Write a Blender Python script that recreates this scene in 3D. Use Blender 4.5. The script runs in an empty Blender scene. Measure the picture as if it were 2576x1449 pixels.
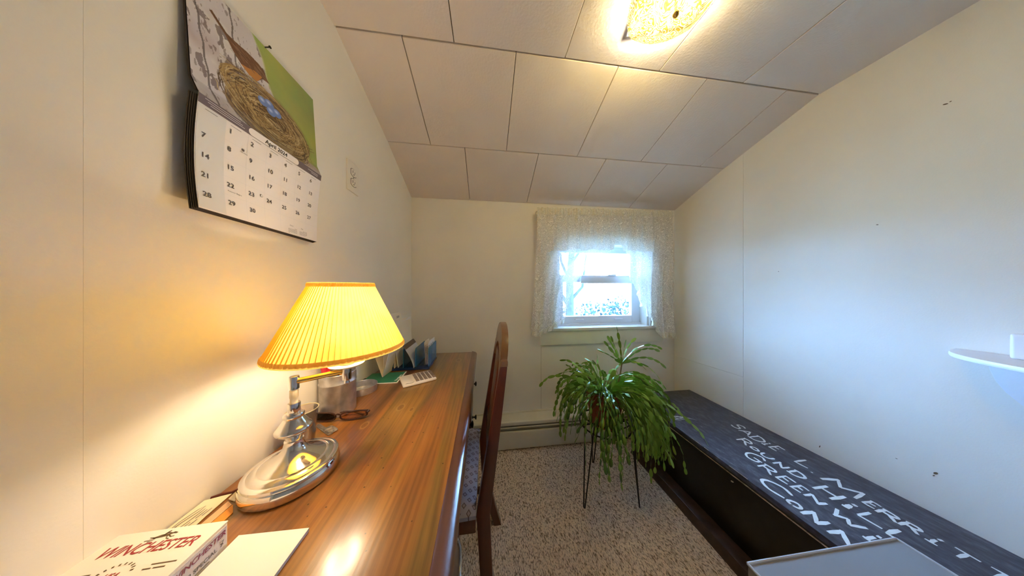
import bpy, bmesh, math, random
import numpy as np
from mathutils import Vector, Matrix

R = math.radians
random.seed(11)
rng = np.random.default_rng(5)
scene = bpy.context.scene
COL = scene.collection

# ------------------------------------------------------------------ camera, world, exposure
cam_d = bpy.data.cameras.new('camera')
cam_d.sensor_width = 36.0
cam_d.lens = 36.0 * 525.0 / 2576.0
cam_d.clip_start = 0.01
cam_d.clip_end = 200
cam = bpy.data.objects.new('camera', cam_d)
cam.location = (0, 0, 1.16)
cam.rotation_euler = (R(90), 0, R(-7.0))
COL.objects.link(cam)
scene.camera = cam

world = bpy.data.worlds.new('daylight')
scene.world = world
world.use_nodes = True
wn = world.node_tree
bg = wn.nodes['Background']
bg.inputs['Color'].default_value = (0.28, 0.53, 1.0, 1)
bg.inputs['Strength'].default_value = 25.0

vs = scene.view_settings
vs.view_transform = 'Standard'
vs.look = 'None'
vs.gamma = 1.0
vs.use_curve_mapping = False
vs.exposure = 1.5
scene.cycles.max_bounces = 10
scene.cycles.diffuse_bounces = 6
scene.cycles.transparent_max_bounces = 16
scene.cycles.use_denoising = True
scene.cycles.sample_clamp_indirect = 6.0

LAMP_W = 8.0          # bulb of the desk lamp
CEIL_W = 18.0          # each of the two bulbs in the ceiling light


# ------------------------------------------------------------------ materials
def mat(name, color, rough=0.6, metal=0.0, spec=0.5, coat=0.0, vary=0.0, vscale=8.0, bump=0.0, bscale=60.0, stretch=(1, 1, 1)):
    m = bpy.data.materials.new(name)
    m.use_nodes = True
    nt = m.node_tree
    b = nt.nodes['Principled BSDF']
    b.inputs['Base Color'].default_value = (*color, 1)
    b.inputs['Roughness'].default_value = rough
    b.inputs['Metallic'].default_value = metal
    b.inputs['Specular IOR Level'].default_value = spec
    if coat:
        b.inputs['Coat Weight'].default_value = coat
        b.inputs['Coat Roughness'].default_value = 0.12
    if vary or bump:
        tc = nt.nodes.new('ShaderNodeTexCoord')
        mp = nt.nodes.new('ShaderNodeMapping')
        mp.inputs['Scale'].default_value = stretch
        nt.links.new(tc.outputs['Object'], mp.inputs['Vector'])
    if vary:
        n = nt.nodes.new('ShaderNodeTexNoise')
        n.inputs['Scale'].default_value = vscale
        n.inputs['Detail'].default_value = 5
        nt.links.new(mp.outputs[0], n.inputs['Vector'])
        r = nt.nodes.new('ShaderNodeValToRGB')
        r.color_ramp.elements[0].position = 0.3
        r.color_ramp.elements[1].position = 0.7
        r.color_ramp.elements[0].color = (*[c * (1 - vary) for c in color], 1)
        r.color_ramp.elements[1].color = (*[min(1, c * (1 + vary)) for c in color], 1)
        nt.links.new(n.outputs['Fac'], r.inputs['Fac'])
        nt.links.new(r.outputs['Color'], b.inputs['Base Color'])
    if bump:
        n2 = nt.nodes.new('ShaderNodeTexNoise')
        n2.inputs['Scale'].default_value = bscale
        n2.inputs['Detail'].default_value = 4
        nt.links.new(mp.outputs[0], n2.inputs['Vector'])
        bp = nt.nodes.new('ShaderNodeBump')
        bp.inputs['Strength'].default_value = bump
        bp.inputs['Distance'].default_value = 0.004
        nt.links.new(n2.outputs['Fac'], bp.inputs['Height'])
        nt.links.new(bp.outputs['Normal'], b.inputs['Normal'])
    return m


def ramp(nt, stops):
    r = nt.nodes.new('ShaderNodeValToRGB')
    e = r.color_ramp.elements
    while len(e) < len(stops):
        e.new(0.5)
    for i, (p, c) in enumerate(stops):
        e[i].position = p
        e[i].color = (*c, 1)
    return r


def mat_pine():
    m = bpy.data.materials.new('stained_pine')
    m.use_nodes = True
    nt = m.node_tree
    b = nt.nodes['Principled BSDF']
    L = nt.links.new
    tc = nt.nodes.new('ShaderNodeTexCoord')
    mp = nt.nodes.new('ShaderNodeMapping')
    mp.inputs['Scale'].default_value = (9, 0.8, 3)
    L(tc.outputs['Object'], mp.inputs['Vector'])
    n1 = nt.nodes.new('ShaderNodeTexNoise')
    n1.inputs['Scale'].default_value = 1.0
    n1.inputs['Detail'].default_value = 6
    n1.inputs['Distortion'].default_value = 0.6
    L(mp.outputs[0], n1.inputs['Vector'])
    r1 = ramp(nt, [(0.27, (0.075, 0.030, 0.013)), (0.38, (0.160, 0.064, 0.018)), (0.47, (0.300, 0.116, 0.023)), (0.55, (0.185, 0.100, 0.020)), (0.63, (0.320, 0.155, 0.030)), (0.75, (0.150, 0.065, 0.017))])
    L(n1.outputs['Fac'], r1.inputs['Fac'])
    mp2 = nt.nodes.new('ShaderNodeMapping')
    mp2.inputs['Scale'].default_value = (150, 3.0, 20)
    L(tc.outputs['Object'], mp2.inputs['Vector'])
    n2 = nt.nodes.new('ShaderNodeTexNoise')
    n2.inputs['Scale'].default_value = 1.0
    n2.inputs['Detail'].default_value = 3
    L(mp2.outputs[0], n2.inputs['Vector'])
    r2 = ramp(nt, [(0.36, (0.78, 0.75, 0.72)), (0.6, (1.08, 1.08, 1.08))])
    L(n2.outputs['Fac'], r2.inputs['Fac'])
    mx = nt.nodes.new('ShaderNodeMix')
    mx.data_type = 'RGBA'
    mx.blend_type = 'MULTIPLY'
    mx.inputs[0].default_value = 1
    L(r1.outputs[0], mx.inputs[6])
    L(r2.outputs[0], mx.inputs[7])
    # dark worm specks
    v = nt.nodes.new('ShaderNodeTexVoronoi')
    v.inputs['Scale'].default_value = 42
    L(tc.outputs['Object'], v.inputs['Vector'])
    r3 = ramp(nt, [(0.05, (0.15, 0.12, 0.1)), (0.085, (1, 1, 1))])
    L(v.outputs['Distance'], r3.inputs['Fac'])
    mx2 = nt.nodes.new('ShaderNodeMix')
    mx2.data_type = 'RGBA'
    mx2.blend_type = 'MULTIPLY'
    mx2.inputs[0].default_value = 1
    L(mx.outputs[2], mx2.inputs[6])
    L(r3.outputs[0], mx2.inputs[7])
    cur = mx2.outputs[2]
    # knots, each a few rings round a point on the top
    for (kx, ky, kr) in [(0.233, 0.738, 0.018), (0.445, 0.790, 0.020), (0.273, 0.720, 0.011), (0.165, 0.655, 0.014), (0.37, 1.18, 0.022)]:
        mk = nt.nodes.new('ShaderNodeMapping')
        mk.inputs['Location'].default_value = (-kx, -ky * 0.55, 0)
        mk.inputs['Scale'].default_value = (1, 0.55, 0)
        L(tc.outputs['Object'], mk.inputs['Vector'])
        ln = nt.nodes.new('ShaderNodeVectorMath')
        ln.operation = 'LENGTH'
        L(mk.outputs[0], ln.inputs[0])
        rk = nt.nodes.new('ShaderNodeMath')
        rk.operation = 'DIVIDE'
        rk.inputs[1].default_value = kr
        L(ln.outputs['Value'], rk.inputs[0])
        rr = ramp(nt, [(0.0, (0.13, 0.05, 0.016)), (0.30, (0.22, 0.10, 0.03)), (0.40, (0.11, 0.045, 0.014)), (0.58, (0.46, 0.28, 0.09)), (0.78, (0.30, 0.15, 0.04)), (1.0, (0.30, 0.15, 0.04))])
        L(rk.outputs[0], rr.inputs['Fac'])
        fk = ramp(nt, [(0.30, (0.75, 0.75, 0.75)), (1.0, (0, 0, 0))])
        L(rk.outputs[0], fk.inputs['Fac'])
        mk2 = nt.nodes.new('ShaderNodeMix')
        mk2.data_type = 'RGBA'
        L(fk.outputs[0], mk2.inputs[0])
        L(cur, mk2.inputs[6])
        L(rr.outputs[0], mk2.inputs[7])
        cur = mk2.outputs[2]
    L(cur, b.inputs['Base Color'])
    b.inputs['Roughness'].default_value = 0.3
    b.inputs['Coat Weight'].default_value = 0.35
    b.inputs['Coat Roughness'].default_value = 0.16
    bp = nt.nodes.new('ShaderNodeBump')
    bp.inputs['Strength'].default_value = 0.08
    bp.inputs['Distance'].default_value = 0.002
    L(n2.outputs['Fac'], bp.inputs['Height'])
    L(bp.outputs[0], b.inputs['Normal'])
    return m


def mat_carpet():
    m = bpy.data.materials.new('berber_carpet')
    m.use_nodes = True
    nt = m.node_tree
    b = nt.nodes['Principled BSDF']
    L = nt.links.new
    tc = nt.nodes.new('ShaderNodeTexCoord')
    mp = nt.nodes.new('ShaderNodeMapping')
    mp.inputs['Scale'].default_value = (1.35, 0.62, 1)
    L(tc.outputs['Object'], mp.inputs['Vector'])
    v = nt.nodes.new('ShaderNodeTexVoronoi')
    v.inputs['Scale'].default_value = 190
    L(mp.outputs[0], v.inputs['Vector'])
    r = ramp(nt, [(0.25, (0.88, 0.73, 0.58)), (0.58, (0.75, 0.61, 0.48)), (0.82, (0.26, 0.19, 0.14))])
    L(v.outputs['Distance'], r.inputs['Fac'])
    n = nt.nodes.new('ShaderNodeTexNoise')
    n.inputs['Scale'].default_value = 60
    n.inputs['Detail'].default_value = 4
    L(mp.outputs[0], n.inputs['Vector'])
    r2 = ramp(nt, [(0.34, (0.62, 0.58, 0.53)), (0.46, (1, 1, 1)), (0.7, (1.08, 1.06, 1.03))])
    L(n.outputs['Fac'], r2.inputs['Fac'])
    mx = nt.nodes.new('ShaderNodeMix')
    mx.data_type = 'RGBA'
    mx.blend_type = 'MULTIPLY'
    mx.inputs[0].default_value = 1
    L(r.outputs[0], mx.inputs[6])
    L(r2.outputs[0], mx.inputs[7])
    L(mx.outputs[2], b.inputs['Base Color'])
    b.inputs['Roughness'].default_value = 0.95
    b.inputs['Specular IOR Level'].default_value = 0.1
    inv = nt.nodes.new('ShaderNodeMath')
    inv.operation = 'SUBTRACT'
    inv.inputs[0].default_value = 1
    L(v.outputs['Distance'], inv.inputs[1])
    bp = nt.nodes.new('ShaderNodeBump')
    bp.inputs['Strength'].default_value = 0.6
    bp.inputs['Distance'].default_value = 0.006
    L(inv.outputs[0], bp.inputs['Height'])
    L(bp.outputs[0], b.inputs['Normal'])
    return m


def mat_lace(name, lo, hi, color):
    m = bpy.data.materials.new(name)
    m.use_nodes = True
    nt = m.node_tree
    nt.nodes.remove(nt.nodes['Principled BSDF'])
    out = nt.nodes['Material Output']
    L = nt.links.new
    tc = nt.nodes.new('ShaderNodeTexCoord')
    n = nt.nodes.new('ShaderNodeTexNoise')
    n.inputs['Scale'].default_value = 23
    n.inputs['Detail'].default_value = 1.0
    n.inputs['Distortion'].default_value = 2.0
    L(tc.outputs['Object'], n.inputs['Vector'])
    w = nt.nodes.new('ShaderNodeMath')
    w.operation = 'SINE'
    s = nt.nodes.new('ShaderNodeMath')
    s.operation = 'MULTIPLY'
    s.inputs[1].default_value = 46
    L(n.outputs['Fac'], s.inputs[0])
    L(s.outputs[0], w.inputs[0])
    rr = ramp(nt, [(0.35, (lo,) * 3), (0.7, (hi,) * 3)])
    L(w.outputs[0], rr.inputs['Fac'])
    di = nt.nodes.new('ShaderNodeBsdfDiffuse')
    di.inputs['Color'].default_value = (*color, 1)
    tl = nt.nodes.new('ShaderNodeBsdfTranslucent')
    tl.inputs['Color'].default_value = (*color, 1)
    mx = nt.nodes.new('ShaderNodeMixShader')
    mx.inputs[0].default_value = 0.24
    L(di.outputs[0], mx.inputs[1])
    L(tl.outputs[0], mx.inputs[2])
    tr = nt.nodes.new('ShaderNodeBsdfTransparent')
    m2 = nt.nodes.new('ShaderNodeMixShader')
    L(rr.outputs[0], m2.inputs[0])
    L(tr.outputs[0], m2.inputs[1])
    L(mx.outputs[0], m2.inputs[2])
    L(m2.outputs[0], out.inputs['Surface'])
    return m


def mat_clear(name, tint, gloss=0.12, body=0.0, rough=0.05):
    """thin sheet of glass or clear plastic: see-through with a gloss, optionally some body colour"""
    m = bpy.data.materials.new(name)
    m.use_nodes = True
    nt = m.node_tree
    nt.nodes.remove(nt.nodes['Principled BSDF'])
    out = nt.nodes['Material Output']
    L = nt.links.new
    tr = nt.nodes.new('ShaderNodeBsdfTransparent')
    tr.inputs['Color'].default_value = (*tint, 1)
    gl = nt.nodes.new('ShaderNodeBsdfGlossy')
    gl.inputs['Roughness'].default_value = rough
    cur = tr.outputs[0]
    if body:
        di = nt.nodes.new('ShaderNodeBsdfDiffuse')
        di.inputs['Color'].default_value = (*tint, 1)
        mb = nt.nodes.new('ShaderNodeMixShader')
        mb.inputs[0].default_value = body
        L(cur, mb.inputs[1])
        L(di.outputs[0], mb.inputs[2])
        cur = mb.outputs[0]
    fr = nt.nodes.new('ShaderNodeFresnel')
    fr.inputs['IOR'].default_value = 1.45
    ml = nt.nodes.new('ShaderNodeMath')
    ml.operation = 'MULTIPLY'
    ml.inputs[1].default_value = gloss / 0.12
    L(fr.outputs[0], ml.inputs[0])
    mx = nt.nodes.new('ShaderNodeMixShader')
    L(ml.outputs[0], mx.inputs[0])
    L(cur, mx.inputs[1])
    L(gl.outputs[0], mx.inputs[2])
    L(mx.outputs[0], out.inputs['Surface'])
    return m


def mat_shade(name, color, trans=0.55, bump=0.0):
    m = bpy.data.materials.new(name)
    m.use_nodes = True
    nt = m.node_tree
    nt.nodes.remove(nt.nodes['Principled BSDF'])
    out = nt.nodes['Material Output']
    L = nt.links.new
    tc = nt.nodes.new('ShaderNodeTexCoord')
    n = nt.nodes.new('ShaderNodeTexNoise')
    n.inputs['Scale'].default_value = 14
    n.inputs['Detail'].default_value = 5
    L(tc.outputs['Object'], n.inputs['Vector'])
    r = ramp(nt, [(0.3, tuple(c * k for c, k in zip(color, (0.95, 0.86, 0.62)))), (0.55, color)])
    L(n.outputs['Fac'], r.inputs['Fac'])
    di = nt.nodes.new('ShaderNodeBsdfDiffuse')
    tl = nt.nodes.new('ShaderNodeBsdfTranslucent')
    L(r.outputs[0], di.inputs['Color'])
    L(r.outputs[0], tl.inputs['Color'])
    mx = nt.nodes.new('ShaderNodeMixShader')
    mx.inputs[0].default_value = trans
    L(di.outputs[0], mx.inputs[1])
    L(tl.outputs[0], mx.inputs[2])
    L(mx.outputs[0], out.inputs['Surface'])
    return m


def mat_fixture_glass():
    m = bpy.data.materials.new('patterned_glass')
    m.use_nodes = True
    nt = m.node_tree
    nt.nodes.remove(nt.nodes['Principled BSDF'])
    out = nt.nodes['Material Output']
    L = nt.links.new
    tc = nt.nodes.new('ShaderNodeTexCoord')
    n = nt.nodes.new('ShaderNodeTexNoise')
    n.inputs['Scale'].default_value = 22
    n.inputs['Distortion'].default_value = 1.8
    n.inputs['Detail'].default_value = 1
    L(tc.outputs['Object'], n.inputs['Vector'])
    s = nt.nodes.new('ShaderNodeMath')
    s.operation = 'MULTIPLY'
    s.inputs[1].default_value = 70
    L(n.outputs['Fac'], s.inputs[0])
    w = nt.nodes.new('ShaderNodeMath')
    w.operation = 'SINE'
    L(s.outputs[0], w.inputs[0])
    r = ramp(nt, [(0.10, (0.30, 0.22, 0.02)), (0.45, (0.97, 0.92, 0.55))])
    L(w.outputs[0], r.inputs['Fac'])
    tl = nt.nodes.new('ShaderNodeBsdfTranslucent')
    L(r.outputs[0], tl.inputs['Color'])
    tr = nt.nodes.new('ShaderNodeBsdfTransparent')
    L(r.outputs[0], tr.inputs['Color'])
    gl = nt.nodes.new('ShaderNodeBsdfGlossy')
    gl.inputs['Roughness'].default_value = 0.15
    bp = nt.nodes.new('ShaderNodeBump')
    bp.inputs['Strength'].default_value = 0.5
    bp.inputs['Distance'].default_value = 0.003
    L(w.outputs[0], bp.inputs['Height'])
    L(bp.outputs[0], gl.inputs['Normal'])
    m1 = nt.nodes.new('ShaderNodeMixShader')
    m1.inputs[0].default_value = 0.86
    L(tl.outputs[0], m1.inputs[1])
    L(tr.outputs[0], m1.inputs[2])
    m2 = nt.nodes.new('ShaderNodeMixShader')
    m2.inputs[0].default_value = 0.10
    L(m1.outputs[0], m2.inputs[1])
    L(gl.outputs[0], m2.inputs[2])
    L(m2.outputs[0], out.inputs['Surface'])
    return m


def mat_emit(name, color, strength):
    m = bpy.data.materials.new(name)
    m.use_nodes = True
    b = m.node_tree.nodes['Principled BSDF']
    b.inputs['Base Color'].default_value = (*color, 1)
    b.inputs['Emission Color'].default_value = (*color, 1)
    b.inputs['Emission Strength'].default_value = strength
    return m


def mat_print(name):
    m = bpy.data.materials.new(name)
    m.use_nodes = True
    nt = m.node_tree
    a = nt.nodes.new('ShaderNodeVertexColor')
    a.layer_name = 'print'
    b = nt.nodes['Principled BSDF']
    nt.links.new(a.outputs['Color'], b.inputs['Base Color'])
    b.inputs['Roughness'].default_value = 0.4
    return m


def mat_leaf():
    m = bpy.data.materials.new('cactus_green')
    m.use_nodes = True
    nt = m.node_tree
    b = nt.nodes['Principled BSDF']
    L = nt.links.new
    oi = nt.nodes.new('ShaderNodeObjectInfo')
    g = nt.nodes.new('ShaderNodeTexCoord')
    n = nt.nodes.new('ShaderNodeTexNoise')
    n.inputs['Scale'].default_value = 14
    L(g.outputs['Object'], n.inputs['Vector'])
    ad = nt.nodes.new('ShaderNodeMath')
    ad.operation = 'MULTIPLY_ADD'
    ad.inputs[1].default_value = 0.75
    L(oi.outputs['Random'], ad.inputs[0])
    ml = nt.nodes.new('ShaderNodeMath')
    ml.operation = 'MULTIPLY'
    ml.inputs[1].default_value = 0.3
    L(n.outputs['Fac'], ml.inputs[0])
    L(ml.outputs[0], ad.inputs[2])
    r = ramp(nt, [(0.05, (0.040, 0.115, 0.026)), (0.45, (0.10, 0.235, 0.036)), (0.85, (0.22, 0.38, 0.055)), (1.0, (0.32, 0.44, 0.09))])
    L(ad.outputs[0], r.inputs['Fac'])
    L(r.outputs[0], b.inputs['Base Color'])
    b.inputs['Roughness'].default_value = 0.38
    return m


def mat_black_paint():
    m = bpy.data.materials.new('worn_black_daylit_paint')
    m.use_nodes = True
    nt = m.node_tree
    b = nt.nodes['Principled BSDF']
    L = nt.links.new
    tc = nt.nodes.new('ShaderNodeTexCoord')
    mp = nt.nodes.new('ShaderNodeMapping')
    mp.inputs['Scale'].default_value = (1.0, 0.45, 1)
    L(tc.outputs['Object'], mp.inputs['Vector'])
    n = nt.nodes.new('ShaderNodeTexNoise')
    n.inputs['Scale'].default_value = 55
    n.inputs['Detail'].default_value = 8
    n.inputs['Roughness'].default_value = 0.65
    L(mp.outputs[0], n.inputs['Vector'])
    r = ramp(nt, [(0.35, (0.020, 0.019, 0.026)), (0.52, (0.045, 0.045, 0.060)), (0.64, (0.085, 0.087, 0.105)), (0.76, (0.24, 0.25, 0.27))])  # lighter specks are wear; the blue-grey cast is reflected daylight put into the colour
    L(n.outputs['Fac'], r.inputs['Fac'])
    L(r.outputs[0], b.inputs['Base Color'])
    b.inputs['Roughness'].default_value = 0.42
    bp = nt.nodes.new('ShaderNodeBump')
    bp.inputs['Strength'].default_value = 0.35
    bp.inputs['Distance'].default_value = 0.002
    L(n.outputs['Fac'], bp.inputs['Height'])
    L(bp.outputs[0], b.inputs['Normal'])
    return m


M = {}
M['wall'] = mat('wall_paint', (0.86, 0.82, 0.745), 0.75, vary=0.03, vscale=3, bump=0.06, bscale=260)
M['wallback'] = mat('joint_backing', (0.12, 0.095, 0.07), 0.9)  # dark brown backing board that shows in the open joints
M['tile'] = mat('ceiling_tile', (0.80, 0.70, 0.615), 0.8, vary=0.03, vscale=5, bump=0.25, bscale=120)
M['carpet'] = mat_carpet()
M['trimwhite'] = mat('window_paint', (0.78, 0.76, 0.70), 0.45, vary=0.03)
M['trimcream'] = mat('cream_trim', (0.80, 0.755, 0.62), 0.5, vary=0.03)
M['vinyl'] = mat('vinyl_sash', (0.74, 0.74, 0.78), 0.4)
M['heater'] = mat('heater_enamel', (0.74, 0.70, 0.58), 0.4, vary=0.04)
M['heatslot'] = mat('heater_slot', (0.03, 0.025, 0.02), 0.7)
M['heatdamper'] = mat('heater_damper', (0.30, 0.28, 0.20), 0.45)
M['pine'] = mat_pine()
M['pineedge'] = mat('dark_pine_edge', (0.12, 0.042, 0.017), 0.28, coat=0.5, vary=0.25, vscale=6, stretch=(12, 1, 12))
M['pinebody'] = mat('dark_pine_body', (0.10, 0.037, 0.016), 0.35, coat=0.3, vary=0.25, vscale=6, stretch=(8, 1, 8))
M['iron'] = mat('black_iron', (0.012, 0.010, 0.010), 0.4, metal=0.3)
M['pewter'] = mat('pewter', (0.40, 0.39, 0.37), 0.3, metal=1.0, vary=0.2, vscale=40)
M['mahog'] = mat('mahogany', (0.105, 0.017, 0.007), 0.30, coat=0.25, vary=0.3, vscale=5, stretch=(10, 10, 1))
M['mahogworn'] = mat('worn_mahogany', (0.20, 0.095, 0.035), 0.35, coat=0.3, vary=0.3, vscale=12)
M['nickel'] = mat('polished_nickel', (0.80, 0.77, 0.73), 0.10, metal=1.0)
M['cream'] = mat('cream_plastic', (0.85, 0.79, 0.62), 0.4)
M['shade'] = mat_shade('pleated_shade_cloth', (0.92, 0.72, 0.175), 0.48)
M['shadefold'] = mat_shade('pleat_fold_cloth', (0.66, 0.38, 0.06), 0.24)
M['shadetrim'] = mat('braid_trim', (0.62, 0.40, 0.12), 0.8, bump=0.8, bscale=300)
M['shadetrimlit'] = mat_shade('braid_trim_cloth', (0.80, 0.50, 0.14), 0.35)
M['bulb'] = mat_emit('lit_bulb', (1.0, 0.86, 0.55), 6)
M['bulbceil'] = mat_emit('lit_ceiling_bulb', (1.0, 0.88, 0.50), 12)
M['fixglass'] = mat_fixture_glass()
M['brass'] = mat('brass', (0.70, 0.46, 0.14), 0.22, metal=1.0)
M['galv'] = mat('galvanised_tin', (0.58, 0.56, 0.57), 0.38, metal=0.85, vary=0.22, vscale=40, bump=0.15, bscale=50)
M['paper'] = mat('white_paper', (0.86, 0.84, 0.82), 0.7)
M['paperedge'] = mat('paper_edge', (0.60, 0.62, 0.72), 0.8, vary=0.15, vscale=400, stretch=(0.05, 0.05, 1))
M['manila'] = mat('manila_card', (0.84, 0.76, 0.60), 0.7, vary=0.04)
M['creampaper'] = mat('cream_check_paper', (0.85, 0.79, 0.56), 0.7)
M['orange'] = mat('orange_card', (0.80, 0.31, 0.03), 0.55)
M['peach'] = mat('peach_card', (0.83, 0.52, 0.28), 0.6)
M['ink'] = mat('black_ink', (0.02, 0.02, 0.025), 0.6)
M['inkgrey'] = mat('grey_ink', (0.10, 0.09, 0.11), 0.6)
M['redink'] = mat('red_ink', (0.32, 0.025, 0.03), 0.55)
M['purpleink'] = mat('maroon_ink', (0.22, 0.03, 0.09), 0.55)
M['brownink'] = mat('brown_ink', (0.12, 0.075, 0.035), 0.6)
M['boxcard'] = mat('box_card', (0.86, 0.80, 0.74), 0.5)
M['boxside'] = mat('box_side_grey', (0.55, 0.52, 0.62), 0.5)
M['green'] = mat('green_cover', (0.020, 0.20, 0.115), 0.45, vary=0.15, vscale=14)
M['calc'] = mat('calculator_white', (0.84, 0.78, 0.76), 0.35)
M['keys'] = mat('calculator_keys', (0.23, 0.18, 0.17), 0.5)
M['acrylic'] = mat_clear('blue_acrylic', (0.09, 0.42, 0.85), 0.12, body=0.42)
M['acrylicdark'] = mat_clear('navy_acrylic', (0.012, 0.05, 0.20), 0.14, body=0.6)
M['brochure'] = mat('brochure_grey', (0.62, 0.66, 0.74), 0.35)
M['brochurebrown'] = mat('brochure_brown', (0.10, 0.065, 0.045), 0.4)
M['brochurenavy'] = mat('brochure_navy', (0.012, 0.03, 0.09), 0.35)
M['tealcard'] = mat('teal_card', (0.02, 0.22, 0.22), 0.5)
M['frame'] = mat('tortoise_frame', (0.035, 0.010, 0.008), 0.22, coat=0.4)
M['lens'] = mat_clear('tinted_lens', (0.86, 0.72, 0.64), 0.12)
M['clear'] = mat_clear('clear_plastic', (0.88, 0.80, 0.74), 0.25, body=0.15)
M['red'] = mat('red_plastic', (0.55, 0.03, 0.04), 0.4)
M['outlet'] = mat('ivory_plastic', (0.82, 0.77, 0.68), 0.35)
M['outletslot'] = mat('dark_slot', (0.03, 0.025, 0.02), 0.7)
M['leaf'] = mat_leaf()
M['stemw'] = mat('woody_stem', (0.17, 0.13, 0.06), 0.7, vary=0.3)
M['pot'] = mat('terracotta_plastic', (0.30, 0.065, 0.03), 0.45, vary=0.1)
M['soil'] = mat('potting_soil', (0.035, 0.025, 0.018), 0.95, bump=1, bscale=120)
M['black'] = mat_black_paint()
M['blackside'] = mat('black_chest_side', (0.010, 0.008, 0.008), 0.42, vary=0.4, vscale=20)
M['wornedge'] = mat('worn_wood_edge', (0.46, 0.32, 0.21), 0.6, vary=0.5, vscale=60)
M['plinth'] = mat('dark_plinth', (0.040, 0.020, 0.014), 0.4, vary=0.4, vscale=30)
M['lettering'] = mat('white_lettering', (0.72, 0.75, 0.74), 0.5, vary=0.08, vscale=60)
M['greybox'] = mat('grey_board', (0.215, 0.215, 0.225), 0.5, vary=0.04, bump=0.05)
M['greyrim'] = mat('grey_rim', (0.42, 0.44, 0.47), 0.5)
M['shelfwhite'] = mat('shelf_white', (0.80, 0.80, 0.82), 0.4)
M['plasticwhite'] = mat('white_plastic', (0.86, 0.86, 0.88), 0.35)
M['lace'] = mat_lace('lace_cloth', 0.62, 0.985, (0.90, 0.88, 0.85))
M['lacehem'] = mat_lace('lace_header', 0.75, 0.97, (0.86, 0.84, 0.76))
M['glass'] = mat_clear('window_glass', (0.97, 0.99, 0.99), 0.10)
M['print'] = mat_print('calendar_print')
M['calpage'] = mat('calendar_page', (0.82, 0.79, 0.80), 0.45)
M['calband'] = mat('calendar_band', (0.15, 0.12, 0.14), 0.45)
M['caledge'] = mat('calendar_edge', (0.05, 0.035, 0.03), 0.6)
M['calcol'] = mat('calendar_tint', (0.70, 0.71, 0.74), 0.45)
M['lawn'] = mat('lawn', (0.30, 0.32, 0.25), 0.9, vary=0.3, vscale=2)
M['siding'] = mat('white_siding', (0.82, 0.82, 0.82), 0.6)
M['roofing'] = mat('grey_roof', (0.30, 0.32, 0.34), 0.8)
M['bark'] = mat('bark', (0.014, 0.016, 0.020), 0.9, vary=0.4, vscale=9)
M['bush'] = mat('bush_green', (0.006, 0.022, 0.022), 0.8, vary=0.4, vscale=3)
M['darkpane'] = mat('dark_pane', (0.05, 0.06, 0.07), 0.2)
M['bowl'] = mat('pale_tin', (0.72, 0.64, 0.42), 0.3, metal=0.6)
M['fabric'] = None


def mat_fabric():
    m = bpy.data.materials.new('diamond_fabric')
    m.use_nodes = True
    nt = m.node_tree
    b = nt.nodes['Principled BSDF']
    L = nt.links.new
    tc = nt.nodes.new('ShaderNodeTexCoord')
    mp = nt.nodes.new('ShaderNodeMapping')
    mp.inputs['Rotation'].default_value = (0, 0, R(45))
    mp.inputs['Scale'].default_value = (44, 44, 44)
    L(tc.outputs['Object'], mp.inputs['Vector'])
    fr = nt.nodes.new('ShaderNodeVectorMath')
    fr.operation = 'FRACTION'
    L(mp.outputs[0], fr.inputs[0])
    sb = nt.nodes.new('ShaderNodeVectorMath')
    sb.operation = 'SUBTRACT'
    sb.inputs[1].default_value = (0.5, 0.5, 0.5)
    L(fr.outputs[0], sb.inputs[0])
    ab = nt.nodes.new('ShaderNodeVectorMath')
    ab.operation = 'ABSOLUTE'
    L(sb.outputs[0], ab.inputs[0])
    sp = nt.nodes.new('ShaderNodeSeparateXYZ')
    L(ab.outputs[0], sp.inputs[0])
    mx = nt.nodes.new('ShaderNodeMath')
    mx.operation = 'MAXIMUM'
    L(sp.outputs[0], mx.inputs[0])
    L(sp.outputs[1], mx.inputs[1])
    r = ramp(nt, [(0.0, (0.30, 0.24, 0.25)), (0.14, (0.30, 0.24, 0.25)), (0.17, (0.11, 0.075, 0.08)), (0.23, (0.11, 0.075, 0.08)), (0.26, (0.36, 0.31, 0.34))])
    L(mx.outputs[0], r.inputs['Fac'])
    L(r.outputs[0], b.inputs['Base Color'])
    b.inputs['Roughness'].default_value = 0.85
    return m


M['fabric'] = mat_fabric()


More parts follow.
